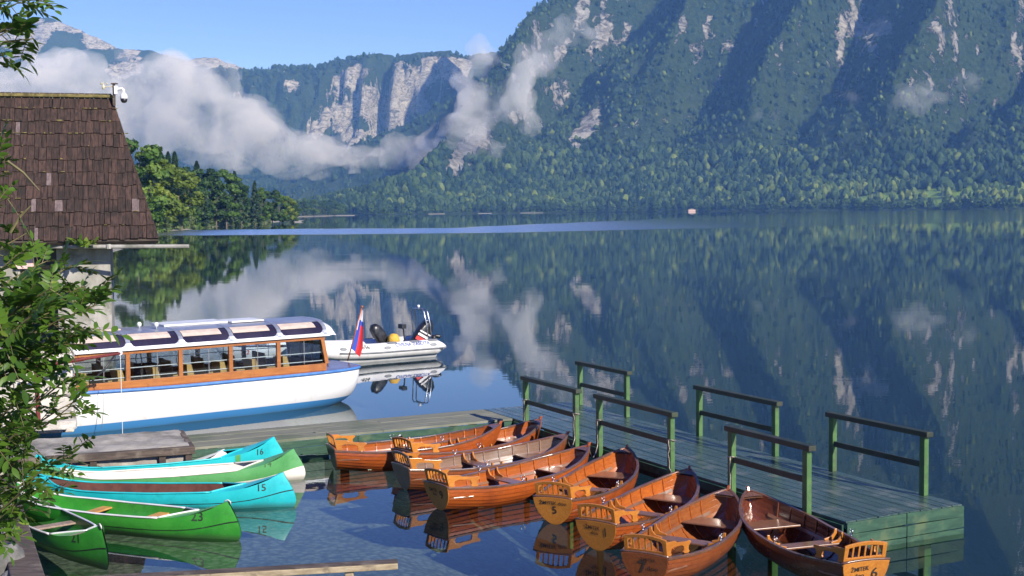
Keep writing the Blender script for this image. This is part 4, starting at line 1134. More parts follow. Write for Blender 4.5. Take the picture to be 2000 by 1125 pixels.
# vaulted roof: ribs, smoked panes, blinds, crown
arc = [(1.12, 1.885), (1.115, 1.95), (1.09, 2.03), (1.03, 2.11), (.93, 2.18), (.79, 2.235), (.60, 2.27), (.3, 2.29), (0, 2.295)]
full = arc + [(-y, z) for y, z in arc[-2::-1]]
rf = MB(); rf.loft([[Vector((x, y, z)) for y, z in full] for x in (-.12, LC + .10)], False)
rf2 = MB()
for sg in (1, -1):
    rf2.loft([[Vector((x, sg * (y + .012), z + .01)) for y, z in arc[:2]] + [Vector((x, sg * 1.02, 1.886))] for x in (-.14, LC + .13)], False)
    rf2.box((LC / 2, sg * 1.10, 1.90), (LC + .26, .07, .045))
    t_ = MB()
crown = MB(); crown.loft([[Vector((x, y, z + .006)) for y, z in full[5:-5]] for x in (-.12, LC + .12)], False); crown.build('roof_crown', ALU, tour, smooth=True)
rf2.build('roof_gutter', WHITE, tour, smooth=False)
for k in range(NB + 1):
    x = PX[k]; b = MB(); wdt = .055
    b.loft([[Vector((x - wdt, y, z)) * 1.0 for y, z in full], [Vector((x - wdt, y * 1.012, z + .014)) for y, z in full], [Vector((x + wdt, y * 1.012, z + .014)) for y, z in full], [Vector((x + wdt, y, z)) for y, z in full]], False)
    b.build('roof_rib', ALU, tour, smooth=False)
for sg in (1, -1):
    for k in range(NB):
        x0, x1 = PX[k] + .05, PX[k + 1] - .05
        b = MB(); b.loft([[Vector((x, sg * y * .995, z - .004)) for y, z in arc[1:7]] for x in np.linspace(x0, x1, 4)], False); w_ = b.build('roof_window', SMOKE, tour, smooth=True)
        b = MB(); b.loft([[Vector((x, sg * y * 1.004, z + .003)) for y, z in arc[3:6]] for x in np.linspace(x0 + .03, x1 - .18, 3)], False); b.build('blind', BLIND, w_)
        for xx, s2 in ((x0, 1), (x1, -1)):                   # rounded corners of the panes
            b = MB(); b.add([Vector((xx, sg * 1.121, 1.95)), Vector((xx + s2 * .13, sg * 1.121, 1.95)), Vector((xx + s2 * .05, sg * 1.112, 1.99)), Vector((xx, sg * 1.085, 2.06))], [(0, 1, 2, 3)]); b.build('corner_plate', ALU, w_)
v_ = MB(); v_.loft([[Vector((LC + .06, y * .995, z)) for y, z in full], [Vector((LC + .24, y * 1.0, 1.90 + (z - 1.885) * .72)) for y, z in full], [Vector((LC + .34, y * .98, 1.875)) for y, z in full]], False); v_.build('roof_visor', WHITE, tour, smooth=True)
b = MB(); b.box((LC * .52, .25, 2.325), (1.7, .9, .05)); b.box((LC * .72, .0, 2.33), (.9, .8, .045)); b.build('roof_hatch', WHITE, tour, bevel=.01)
b = MB(); b.box((LC * .10, .15, 2.31), (1.6, .8, .035)); b.build('roof_panel', BLIND, tour, bevel=.008)
for xx, yy in ((LC * .30, -.1), (LC * .345, -.45)):
    b = MB(); b.lathe((xx, yy, 2.29), [(.0, 0), (.02, 0), (.02, .05), (.055, .07), (.055, .13), (.03, .16), (0, .165)], 10); b.build('roof_lamp', WHITE, tour, smooth=True)
# benches
for k in range(7):
    x = .25 + k * (LC - .5) / 7
    for sg in (1, -1):
        b = MB(); b.prism([(x, .42), (x + .46, .42), (x + .46, 1.02), (x + .20, 1.04), (x + .10, 1.40), (x - .02, 1.41), (x + .0, 1.0)], lambda p, q, d: Vector((p, sg * .90 + d, q)), .03); b.build('bench_side', BENCH, tour, bevel=.006)
        b = MB(); b.beam((x + .13, sg * .58, .95), (x + .03, sg * .58, 1.39), .64, .04, up=(1, 0, 0)); b.build('bench_back', BENCH, tour, bevel=.008)
        b = MB(); b.box((x + .28, sg * .58, 1.0), (.36, .64, .04)); b.build('bench_seat', BENCH, tour, bevel=.008)
b = MB(); b.box((LC * .33, .0, .95), (.5, .5, .9)); b.build('helm_console', DARKW, tour, bevel=.02)
b = MB(); b.tube([Vector((LC * .30, .2 * math.cos(a), 1.5 + .2 * math.sin(a))) for a in np.linspace(0, 6.283, 15)], .012, 6, cap=False); b.build('steering_wheel', METAL, tour)
b = MB(); b.loft([[tsec(x, w_, -1) + Vector((0, -.004, 0)) for w_ in np.linspace(.45, .97, 7)] for x in (.62, .632)], False); b.build('hull_seam', GREYR, tour)
b = MB(); b.tube([(TL - .5, .0, 1.01), (TL - .5, .0, 1.06)], .02, 6); b.tube([(TL - .5, -.10, 1.07), (TL - .5, .10, 1.07)], .018, 6); b.tube([(TL - .62, .32, 1.02), (TL - .62, .32, 1.06)], .018, 6); b.tube([(TL - .70, .32, 1.07), (TL - .54, .32, 1.07)], .016, 6); b.build('cleat', METAL, tour, smooth=True)
b = MB(); b.tube([Vector((TL - .7 + .12 * math.sin(a) , .65 + .3 * math.cos(a * .8), 1.015)) for a in np.linspace(0, 6, 20)], .014, 6); b.build('deck_rope', BLACK, tour, smooth=True)
# flag on its raked staff
def tl(p): q = p - torg; return Vector((q.dot(ta), q.dot(tn), p.z))
fb, ft = tl(on(679, 705, 1.0)), tl(at(707, 600, 35.2))
b = MB(); b.tube([fb, ft], .017, 8); b.lathe(ft, [(0, -.02), (.03, -.01), (.036, .02), (.02, .045), (0, .05)], 8); fp = b.build('flag_pole', W_IN, tour, smooth=True)
def flag_mat():
    t = NT('tricolour_flag'); u = t.n('ShaderNodeAttribute', attribute_name='stripe').outputs['Fac']
    a_ = t.mix(t.math('GREATER_THAN', u, .3333), (.74, .72, .72), (.035, .085, .45)); c_ = t.mix(t.math('GREATER_THAN', u, .6667), a_, (.62, .03, .035))
    return t.done(t.bsdf(col=c_, rough=.8, sheen=.2))
nu, nv = 20, 14; V = []; F = []; ST = []
dr = (ft - fb).normalized()
for i in range(nu):                                        # limp cloth hanging down the staff in folds
    for j in range(nv):
        q = i / (nu - 1); e = j / (nv - 1)
        base = ft - dr * (.06 + 1.12 * q)
        reach = (ft.x + .02 - base.x) * e * (1 - .25 * max(0, q - .8) * 5 * e)
        fold = .05 * math.sin(e * 9 + q * 2.5) * e
        V.append((base.x + reach, base.y + fold - .06 * e, base.z - e * (.05 + .20 * q))); ST.append(.1 if (q < .22 or (e < .2 and q < .5)) else .9 if (e > .5 and q > .33) else .5)
for i in range(nu - 1):
    for j in range(nv - 1): F.append((i * nv + j, (i + 1) * nv + j, (i + 1) * nv + j + 1, i * nv + j + 1))
me = np_mesh('flag', V, F, flag_mat(), smooth=True); fattr(me, 'stripe', ST); link('flag', me, fp)

# ------------------------------------------------------------------ inflatable rescue boat
IA, IB = on(640, 716, .0), on(862, 698, .0)
ia = (IB - IA).normalized(); inn_ = Vector((-ia.y, ia.x, 0)); IL = (IB - IA).length
iorg = IA + inn_ * .95
rib_ = empty('inflatable_boat', (iorg.x, iorg.y, -.03), math.atan2(ia.y, ia.x), 'white inflatable rescue boat with two black outboards moored beyond the tour boat', 'inflatable boat')
TUBE = pmat('white_hypalon', (.66, .65, .63), (.76, .75, .73), 2, .5, dark=(.55, .53, .50), darkscale=2)
def tube_path(sg):
    pts = []
    for x in np.linspace(IL + .18, .4, 14): pts.append(Vector((x, sg * .78, .40 + .10 * max(0, (1.8 - x) / 1.8) ** 1.5)))
    for a in np.linspace(.25, 1.45, 7): pts.append(Vector((.4 - .95 * math.sin(a) ** 1.0, sg * .78 * math.cos(a) ** .8, .47 + .14 * math.sin(a))))
    return pts
for sg in (1, -1):
    p = tube_path(sg); rs = [.02, .13] + [.235] * (len(p) - 2)
    p = [p[0] + Vector((.10, 0, 0)), p[0] - Vector((.05, 0, 0))] + p[1:]
    b = MB(); b.tube(p, [.03, .14] + [.27] * (len(p) - 2), 16); tb_ = b.build('buoyancy_tube', TUBE, rib_, smooth=True)
    b = MB(); st = [q + Vector((0, sg * .268 if abs(q.y) > .5 else 0, -.02)) for q in p[1:15]]; b.tube(st, .032, 6); b.build('rubbing_strip', GREYR, tb_, smooth=True)
    for x in (.55, 2.2, IL - .35):
        b = MB(); c_ = []
        for a in np.linspace(0, 6.283, 17)[:-1]:
            th = .40 + .22 * math.sin(a); xx = x + .14 * math.cos(a); c_.append(Vector((xx, sg * (.78 + .274 * math.cos(th)), .41 + .274 * math.sin(th) + .10 * max(0, (1.8 - xx) / 1.8) ** 1.5)))
        b.add(c_, [tuple(range(16))]); b.build('handle_patch', GREYR, tb_)
    for x in (IL - 1.9, IL - 1.0, IL - .3):
        b = MB(); b.loft([[Vector((xx, sg * (.78 + .274 * math.cos(th)), .41 + .274 * math.sin(th))) for th in np.linspace(.95, 1.6, 5)] for xx in (x - .18, x + .18)], False); b.build('grip_patch', GREYR, tb_)
def on_tube(x, y): th = .42 + y / .24; return Vector((x, -(.78 + .277 * math.cos(th)), .41 + .277 * math.sin(th) + .10 * max(0, (1.8 - x) / 1.8) ** 1.5))
INKBL = pmat('blue_lettering', (.04, .08, .30), (.07, .12, .38), 10, .6)
letters('lettering', [('CIVILNA ZAŠČITA', .17, IL - 1.15, .06, .98, 0)], on_tube, INKBL, rib_)
letters('lettering', [('L  -656', .20, 1.25, .045, 1.0, 0), ('BOHINJ', .115, IL - .28 - .42 + .2, .03, .95, 0)] if False else [('L  -656', .20, 1.25, .045, 1.0, 0)], on_tube, INKB, rib_)
b = MB(); b.loft([[Vector((x, -.86, .30)), Vector((x, -.80, .10)), Vector((x, -.66, -.04)), Vector((x, 0, -.22)), Vector((x, .66, -.04)), Vector((x, .80, .10)), Vector((x, .86, .30))] for x in np.linspace(.5, IL - .1, 6)] , False); b.build('hull', TUBE, rib_, smooth=True)
b = MB(); b.box((IL / 2 + .2, 0, .22), (IL - .7, 1.2, .03)); b.build('floor', GREYR, rib_)
b = MB(); b.box((IL - .35, 0, .42), (.08, 1.15, .42)); b.build('transom', TUBE, rib_, bevel=.01)
b = MB(); b.box((1.5, -.05, .40), (.9, 1.0, .32)); b.build('locker', TUBE, rib_, bevel=.03)
YEL = pmat('yellow_bag', (.55, .32, .03), (.70, .42, .06), 8, .7, bump=.6, bscale=9, bdist=.04)
def outboard(x, y, ang, s, cowl):
    o = MB(); M_ = Matrix.Rotation(R(ang), 3, 'Y')
    prof = [(-.17, -.10), (-.20, .02), (-.20, .20), (-.15, .33), (-.02, .385), (.14, .36), (.24, .26), (.26, .10), (.22, -.04), (.12, -.12)]
    rings = []
    for yy, k in ((-.17, .62), (-.15, .86), (-.08, 1), (.08, 1), (.15, .86), (.17, .62)): rings.append([Vector((x, y, .62)) + M_ @ Vector(((px + .02) * k * s * .82, yy * s * .9, (pz * 1.55 - .15) * k * s + .2 * s)) for px, pz in prof])
    o.loft(rings, True, 0, True); ob = o.build('outboard', cowl, rib_, smooth=True, auto=50)
    l = MB()
    l.loft([[Vector((x, y, .62)) + M_ @ Vector((cx_ * s, cy_ * s, z * s)) for cx_, cy_ in ((-.12 * k, -.10 * k), (.14 * k, -.08 * k), (.14 * k, .08 * k), (-.12 * k, .10 * k))] for z, k in ((-.05, 1), (-.35, .7), (-.62, .55), (-.8, .5))], True, 0, True)
    l.box(Vector((x, y, .62)) + M_ @ Vector((.08 * s, 0, -.62 * s)), (.4 * s, .22 * s, .02), M=M_)
    l.build('outboard_leg', BLACK, ob, smooth=False, bevel=.01)
    return ob, M_
ob, M_ = outboard(IL - .62, -.30, 38, 1.35, BLACK)
STR = pmat('white_red_stripe', (.72, .70, .70), (.78, .76, .76), 5, .4); REDS = pmat('red_stripe', (.55, .03, .025), (.65, .05, .04), 5, .4)
for k, (m_, z0, z1) in enumerate(((STR, .10, .16), (STR, .21, .245), (REDS, -.03, .07))):
    b = MB(); b.add([Vector((IL - .62, -.30, .62)) + M_ @ Vector((px * 1.35, -.176 * 1.35, pz * 1.35)) for px, pz in ((-.15, z0), (.18, z0 + .05), (.18, z1 + .05), (-.15, z1))], [(0, 1, 2, 3)]); b.build('cowl_stripe', m_, ob)
outboard(IL - 1.75, .10, -36, 1.12, BLACK)
b = MB(); b.lathe((IL - 1.5, -.25, .50), [(.0, .06), (.19, .06), (.22, .16), (.19, .30), (.11, .39), (0, .41)], 12); b.build('gear_bag', YEL, rib_, smooth=True)
b = MB(); b.tube([(IL - .95, -.05, .45), (IL - 1.0, -.05, 1.0), (IL - 1.08, -.05, 1.12)], .03, 6); b.box((IL - 1.05, -.05, 1.12), (.18, .3, .16)); b.build('console', BLACK, rib_, bevel=.02)
ar = MB()
for dx in (0, .14):
    ar.tube([(IL - .28 + dx, -.55, .55), (IL - .34 + dx, -.52, 1.2), (IL - .40 + dx, -.46, 1.62), (IL - .42 + dx, -.36, 1.70), (IL - .42 + dx, .36, 1.70), (IL - .40 + dx, .46, 1.62), (IL - .34 + dx, .52, 1.2), (IL - .28 + dx, .55, .55)], .022, 8)
ar.tube([(IL - .37, -.50, 1.3), (IL - .21, -.50, 1.3)], .02, 6); ar.build('radar_arch', METAL, rib_, smooth=True)
b = MB(); b.lathe((IL - .36, 0.0, 1.70), [(.0, 0), (.03, 0), (.03, .05), (.05, .06), (.05, .13), (0, .14)], 8); b.build('mast_light', WHITE, rib_, smooth=True)
b = MB(); b.tube([(IL - .05, -.55, .66), (IL - .02, -.45, .72), (IL + .12, -.35, .74), (IL + .22, -.5, .70)], .07, 8); b.build('fuel_hose', BLACK, rib_, smooth=True)

# small white motorboat seen through the cabin windows
ma, mb_ = on(424, 716, .0), on(575, 706, .0)
md_ = (mb_ - ma).normalized(); mo_ = ma + Vector((-md_.y, md_.x, 0)) * .7; ML = (mb_ - ma).length + .6
mot = empty('motorboat', (mo_.x, mo_.y, 0), math.atan2(md_.y, md_.x), 'small white motorboat with red number 712 seen through the tour boat windows', 'motorboat')
mh = curve1([0, .12, .35, .7, 1], [.03, .35, .68, .74, .66]); ms = curve1([0, .3, 1], [.78, .62, .56]); mk = curve1([0, .15, .4, 1], [.25, -.08, -.18, -.15])
def msec(t, w, sg): return Vector((t * ML + (1 - w) * .35 * max(0, 1 - t / .3), sg * mh(t) * math.sin(w * math.pi / 2) ** .6, mk(t) + (ms(t) - mk(t)) * w))
b = MB()
for sg in (1, -1): b.loft([[msec(t, w_, sg) for w_ in np.linspace(0, 1, 9)] for t in np.linspace(0, 1, 15)], False)
b.add([msec(1, w_, 1) for w_ in np.linspace(0, 1, 9)] + [msec(1, w_, -1) for w_ in np.linspace(1, 0, 9)], [tuple(range(18))]); b.build('hull', WHITE, mot, smooth=True, auto=50)
b = MB(); b.loft([[msec(t, 1, 1), Vector((t * ML, 0, ms(t) + .06)), msec(t, 1, -1)] for t in np.linspace(0, .42, 7)], False); b.build('fore_deck', WHITE, mot, smooth=True)
b = MB()
for sg in (1, -1): b.tube([msec(t, 1, sg) + Vector((0, sg * .01, .0)) for t in np.linspace(0, 1, 15)], .028, 6)
b.build('rubbing_strake', DARKW, mot, smooth=True)
b = MB(); b.box((ML * .62, 0, .62), (.5, .9, .25)); b.box((ML * .8, 0, .40), (.9, 1.1, .12)); b.build('console', WHITE, mot, bevel=.03)
letters('number', [('712', .20, ML * .30, .40, 1, 0)], lambda x, y: msec(x / ML, min(1, max(0, (y - mk(x / ML)) / (ms(x / ML) - mk(x / ML)))), -1) + Vector((0, -.008, 0)), REDS, mot)
# ------------------------------------------------------------------ boathouse with shingle roof
HT = R(16)
he, hp = Vector((math.cos(HT), math.sin(HT), 0)), Vector((-math.sin(HT), math.cos(HT), 0))
EA = at(311, 467, 42.0); RA = at(219, 191, 44.7)
hut = empty('boathouse', (EA.x, EA.y, 0), HT, 'old boathouse with steep dark brown shingle roof at the left shore', 'boathouse')
def hl(p): q = p - Vector((EA.x, EA.y, 0)); return Vector((q.dot(he), q.dot(hp), p.z))
Ae, Rr = hl(EA), hl(RA); WL = 9.5
SHING = pmat('dark_wood_shingle', (.022, .013, .010), (.070, .040, .031), 2.6, .9, (7, 2, .5), .8, 9, .03, dark=(.016, .011, .009), darkscale=1.6)
SHING2 = pmat('greyed_wood_shingle', (.10, .07, .068), (.18, .135, .13), 3, .9, (3, 3, .6), .7, 9, .03)
SHING3 = pmat('black_brown_shingle', (.015, .010, .008), (.052, .030, .023), 2.6, .9, (7, 2, .5), .8, 9, .03)
SHING4 = pmat('red_brown_shingle', (.030, .017, .013), (.085, .047, .036), 2.6, .9, (7, 2, .5), .8, 9, .03)
MOSS = pmat('yellow_moss', (.07, .06, .02), (.22, .18, .065), 7, .95, bump=.8, bscale=20, bdist=.03)
rr = random.Random(12); sh = MB(); NR = 11
up = (Rr - Ae); upn = Vector((0, up.y, up.z)).normalized(); nrm = Vector((0, -upn.z, upn.y))
SLn = math.sqrt(up.y ** 2 + up.z ** 2)
def verge(s): return Ae.x + (Rr.x - Ae.x) * s                    # right-hand end of the roof at height fraction s
for k in range(NR):
    s0, s1 = k / NR, (k + 1) / NR
    x = verge(s0) - .0; xl = -WL
    while x > xl:
        wd_ = rr.uniform(.10, .27); x2 = max(x - wd_, xl)
        vs = verge((s0 + s1) / 2)
        a_ = min(x, verge(s0)); 
        lift = rr.uniform(.03, .075); th = .028; drop = rr.uniform(-.05, .045); sk = rr.uniform(-.012, .012)
        y0 = Ae + Vector((0, 0, 0)); 
        def P_(xx, s, d): return Vector((xx, Ae.y, Ae.z)) + upn * (SLn * s) + nrm * d
        xr0, xr1 = (x - rr.uniform(.004, .03), min(x - rr.uniform(.008, .02), verge(s1 + .02)))
        mi = 1 if rr.random() < .02 else rr.choice([0, 0, 0, 3, 3, 4])
        b0, b1 = s0 + drop / SLn, s1 + .03
        q = [P_(x2, b0, lift), P_(xr0, b0 + sk / SLn, lift + sk), P_(xr1, b1, .008), P_(min(x2, xr1 - .02), b1, .008)]
        sh.add(q + [p - nrm * th for p in q], [(0, 1, 2, 3), (7, 6, 5, 4), (0, 4, 5, 1), (1, 5, 6, 2), (2, 6, 7, 3), (3, 7, 4, 0)], mi)
        if rr.random() < (.45 if k in (7, 8, 9, 10) else .12):
            g = x2 + rr.uniform(0, .05); sh.box(P_((x + g) / 2, b1 - .028, .055 + rr.uniform(0, .012)), (max(.03, (x - g) * rr.uniform(.3, 1)), .045, rr.uniform(.02, .05)), 2)
        x = x2
sh.build('roof', [SHING, SHING2, MOSS, SHING3, SHING4], hut)
bk = MB(); wdb = 2 * Rr.y
bk.add([Vector((-WL, Ae.y, Ae.z - .05)), Vector((Ae.x - .03, Ae.y, Ae.z - .05)), Vector((Rr.x - .03, Rr.y, Rr.z - .05)), Vector((-WL, Rr.y, Rr.z - .05)), Vector((Ae.x - .03, wdb, Ae.z)), Vector((-WL, wdb, Ae.z)), Vector((Ae.x - .03, Ae.y + .1, Ae.z - .14)), Vector((-WL, Ae.y + .1, Ae.z - .14))],
       [(0, 1, 2, 3), (3, 2, 4, 5), (1, 6, 4, 2), (6, 7, 5, 4), (0, 7, 6, 1)])
bk.build('roof_boarding', DARKW, hut)
rc = MB(); rc.beam((-WL, Rr.y - .03, Rr.z + .05), (Rr.x + .02, Rr.y - .03, Rr.z + .04), .24, .11); rc.build('ridge_board', MOSS, hut, bevel=.02)
b = MB(); x_ = Ae.x
for k in range(14): b.beam((Ae.x - .3 - k * .68, Ae.y + .12, Ae.z - .10), (Ae.x - .3 - k * .68, Ae.y + 2.0, Ae.z + 1.5 * .2 - .1), .10, .12)
b.build('rafter_ends', DARKW, hut)
# walls: pale right bay and an open bay with painted-in shade to its left
wy = 1.2
def hx(u, v, y):                                                   # local x of the wall plane at photo column u
    n_ = hp; d_ = _F + _R * ((u - 1000) / FPX) - _U * ((v - 562.5) / FPX)
    P0 = Vector((EA.x, EA.y, 0)) + hp * y; t_ = (P0 - Vector((0, 0, CAM_H))).dot(n_) / d_.dot(n_)
    return hl(Vector((0, 0, CAM_H)) + d_ * t_)
x215, x110 = hx(215, 500, wy).x, hx(110, 500, wy).x
zt = Ae.z - .02
GREYC = pmat('stained_grey_render', (.25, .24, .205), (.40, .38, .34), 2, .9, (1, 1, .4), .6, 8, .02, dark=(.12, .125, .09), darkscale=1.5)
b = MB(); b.box(((x215 + x110) / 2, wy + .15, zt / 2 - .1), (x215 - x110, .3, zt - .2)); b.box((x215 - .15, wy + 2.2, zt / 2 - .1), (.3, 3.8, zt - .2)); b.build('wall', GREYC, hut, bevel=.02)
b = MB(); b.box((hx(0, 500, wy).x - .6, wy + .15, zt / 2), (2.4, .3, zt)); b.build('wall', GREYC, hut, bevel=.02)
b = MB(); b.box((x110 - 1.5, wy + 1.4, zt / 2), (4.0, .1, zt)); b.build('interior_shade_panel', BLACK, hut)  # black panel paints in the shade inside the open bay
b = MB(); b.beam((-WL, Ae.y + .55, Ae.z - .14), (Ae.x - .15, Ae.y + .55, Ae.z - .16), .35, .17); b.build('wall_plate', GREYC, hut, bevel=.02)
b = MB(); b.box((x110 - .5, wy + .9, zt - .95), (1.4, .08, .22)); b.build('cross_beam', PALE, hut)
b = MB(); b.tube([hl(at(-30, 481, 41.3)), hl(at(150, 482, 41.4)), hl(at(369, 481, 41.6))], .065, 8); 
for u in (20, 130, 212): b.tube([hl(at(u, 477, 41.4)), hl(at(u + 1, 486, 41.4))], .075, 6)
b.build('gutter_pipe', GREYC, hut, smooth=True, auto=40)
PINK = pmat('red_white_shutter_paint', (.62, .36, .34), (.70, .58, .54), 3, .8, (9, 1, .6), dark=(.5, .42, .36), darkscale=3)
sx = hx(46, 500, wy - .2); b = MB(); b.box((sx.x, wy - .12, sx.z), (.62, .05, .85)); b.build('shutter', PINK, hut, bevel=.01)

# camera mast on the ridge
cmp_ = at(223, 192, 44.4)
cm = empty('camera_mast', cmp_, 0, 'short mast with white dome camera and small anemometer on the roof ridge', 'camera')
b = MB(); b.beam((0, 0, -.25), (0, 0, .50), .075, .075, up=(0, 1, 0)); b.box((0.02, 0, .50), (.20, .16, .035)); b.build('mast', TIMB, cm)
b = MB(); b.tube([(.05, 0, .30), (.30, -.05, .32), (.345, -.05, .28), (.345, -.05, .18)], .05, 8); b.box((.08, -.02, .28), (.10, .14, .28)); b.lathe((.35, -.05, -.02), [(.125, 0), (.13, .06), (.11, .14), (.06, .20), (0, .21)], 14); b.build('camera_housing', WHITE, cm, smooth=True, auto=50)
b = MB(); b.lathe((.35, -.05, -.17), [(0, .0), (.06, .012), (.105, .06), (.122, .15)], 14); b.build('dome', BLACK, cm, smooth=True)
CRM = pmat('cream_plastic', (.52, .48, .34), (.62, .57, .42), 5, .5)
b = MB(); b.tube([(-.03, 0, .40), (-.34, 0, .40)], .022, 6); b.build('side_arm', CRM, cm)
b = MB(); b.lathe((-.36, 0, .30), [(0, 0), (.05, .02), (.06, .10), (.035, .17), (.012, .18), (.012, .26), (0, .26)], 8); an_ = b.build('anemometer', CRM, cm, smooth=True)
for k in range(3):
    a = k * 2.094 + .4; b = MB(); b.tube([(-.36, 0, .50), (-.36 + .11 * math.cos(a), .11 * math.sin(a), .50)], .008, 5); b.lathe((-.36 + .13 * math.cos(a), .13 * math.sin(a), .475), [(.0, 0), (.03, .012), (.035, .05)], 8); b.build('wind_cup', CRM, an_, smooth=True)

# ------------------------------------------------------------------ leaf material and trees on the left shore
def leaf_mat(name, a, b_, c, trans=.35, rough=.5, vary=1.0):
    t = NT(name); k = t.n('ShaderNodeAttribute', attribute_name='tint').outputs['Fac']
    r_ = t.n('ShaderNodeObjectInfo').outputs['Random']
    k2 = t.math('ADD', k, t.math('MULTIPLY', t.math('SUBTRACT', r_, .5), .35 * vary), clamp=True)
    col = t.mix(t.ramp(k2, 0, .55), a, b_); col = t.mix(t.ramp(k2, .55, 1), col, c)
    d = t.bsdf(col=col, rough=rough, spec=.3)
    tl = t.n('ShaderNodeBsdfTranslucent', {'Color': t.mix(.5, col, (.10, .16, .02))}).outputs[0]
    return t.done(t.n('ShaderNodeMixShader', {0: trans, 1: d, 2: tl}).outputs[0])
L_MID = leaf_mat('broadleaf_green', (.035, .085, .014), (.095, .185, .028), (.20, .29, .05))
L_YEL = leaf_mat('yellow_green_leaf', (.085, .14, .016), (.19, .26, .032), (.30, .34, .06))
L_DRK = leaf_mat('dark_green_leaf', (.020, .055, .014), (.050, .11, .026), (.10, .17, .04))
L_GRY = leaf_mat('willow_green_leaf', (.09, .14, .05), (.17, .23, .09), (.25, .30, .14))
L_CON = leaf_mat('conifer_needle', (.012, .034, .013), (.028, .062, .024), (.05, .095, .036), .15)
BARK = pmat('grey_bark', (.10, .085, .065), (.20, .17, .135), 4, .95, (1, 1, .3), .8, 12, .03)
def clump_crown(seed, H, Rd, n, size, base=.22, shape='round', mat=None):
    """crown of many leaf-clump faces grouped in boughs, with gaps"""
    r = np.random.default_rng(seed); V = []; F = []; T = []
    boughs = []
    nb = 34 if shape == 'round' else 60 if shape == 'bush' else 230
    for k in range(nb):
        h = r.uniform(base, 1.0); 
        if shape == 'round': env = math.sin(math.pi * min(1, (h - base) / (1 - base) * .86 + .12)) ** .55
        elif shape == 'cone': env = (1 - h) * 1.12 + .04
        else: env = .9 * math.sin(math.pi * min(1, (h - base) / (1 - base) * .7 + .28)) ** .5
        a = r.uniform(0, 6.283); q = env * Rd * math.sqrt(r.uniform(.12, 1.0)) * r.uniform(.8, 1.12)
        br_ = Rd * r.uniform(.22, .42) * (.55 + .5 * env)
        if shape == 'cone': h = base + (1 - base) * (k / nb) ** .8; env = (1 - h) ** .85; q = env * Rd * r.uniform(.45, 1.0); br_ = Rd * (.05 + .16 * env)
        boughs.append((q * math.cos(a), q * math.sin(a), h * H, br_, r.normal(0, .16)))
    for i in range(n):
        bx, by, bz, br, bt = boughs[int(len(boughs) * r.random() ** (1.35 if shape == 'cone' else 1))]
        d = r.normal(0, 1, 3); d /= np.linalg.norm(d); rad = br * r.uniform(.55, 1.05)
        c = np.array([bx, by, bz]) + d * rad * np.array([1, 1, .62 if shape != 'cone' else .35])
        if c[2] < base * H * .6: continue
        nr = d + r.normal(0, .45, 3) + np.array([0, 0, .35]); nr /= np.linalg.norm(nr)
        u = np.cross(nr, r.normal(0, 1, 3)); u /= np.linalg.norm(u); w_ = np.cross(nr, u)
        s = size * r.uniform(.6, 1.3); o_ = len(V); 
        for ca, cb in ((-1, -.35), (-.2, -.8), (.9, -.3), (.75, .5), (0, .95), (-.8, .45)): V.append(c + (u * ca * r.uniform(.7, 1.2) + w_ * cb * r.uniform(.7, 1.2)) * s + nr * r.uniform(-.15, .15) * s)
        F += [(o_, o_ + 1, o_ + 2, o_ + 3), (o_, o_ + 3, o_ + 4, o_ + 5)]
        T += [float(np.clip(.42 + bt + r.normal(0, .13), 0, 1))] * 6
    me = np_mesh('crown', V, F, mat); fattr(me, 'tint', T)
    return me
def trunk_mesh(H, r0, seed, limbs=7, top=.85):
    rr_ = random.Random(seed); b = MB(); pts = [(rr_.uniform(-.012, .012) * H * k, rr_.uniform(-.012, .012) * H * k, H * top * k / 5) for k in range(6)]
    b.tube(pts, [r0 * (1 - .85 * k / 5) for k in range(6)], 7)
    for k in range(limbs):
        h = rr_.uniform(.25, .75); a = rr_.uniform(0, 6.28); L = H * rr_.uniform(.12, .25); p = Vector(pts[int(h * 5)]); b.tube([p, p + Vector((math.cos(a) * L * .5, math.sin(a) * L * .5, L * .35)), p + Vector((math.cos(a) * L, math.sin(a) * L, L * .8))], [r0 * .35, r0 * .22, r0 * .08], 5)
    me = bpy.data.meshes.new('trunk'); me.from_pydata([tuple(v) for v in b.v], [], b.f); me.materials.append(BARK); return me
KIND = {}
for nm, H, Rd, n, sz, base, shp, mats_, rt_ in (('broad', 20, 6.2, 6000, .46, .12, 'round', (L_MID, L_YEL, L_DRK), .34), ('ash', 24, 6.0, 6000, .46, .16, 'round', (L_DRK, L_MID), .34), ('fir', 27, 6.2, 7000, .50, .05, 'cone', (L_CON,), .30), ('bush', 7, 4.6, 2400, .32, .02, 'bush', (L_GRY, L_MID), .12)):
    for j, m_ in enumerate(mats_):
        KIND[nm, j] = (clump_crown(hash((len(nm), j)) % 1000 + 3 * j, H, Rd, n, sz, base, shp, m_), trunk_mesh(H, rt_, j + 3), H)
def plant(name, kind, loc, h, label, cat, group, rz):
    cme, tme, H = KIND[kind]; e = empty(name, loc, rz, label, cat, group); s_ = h / H; e.scale = (s_ * (1 + .16 * math.sin(rz * 9)), s_ * (1 + .16 * math.cos(rz * 7)), s_)
    link('trunk', tme, e); link('crown', cme, e); return e
rr = random.Random(21)
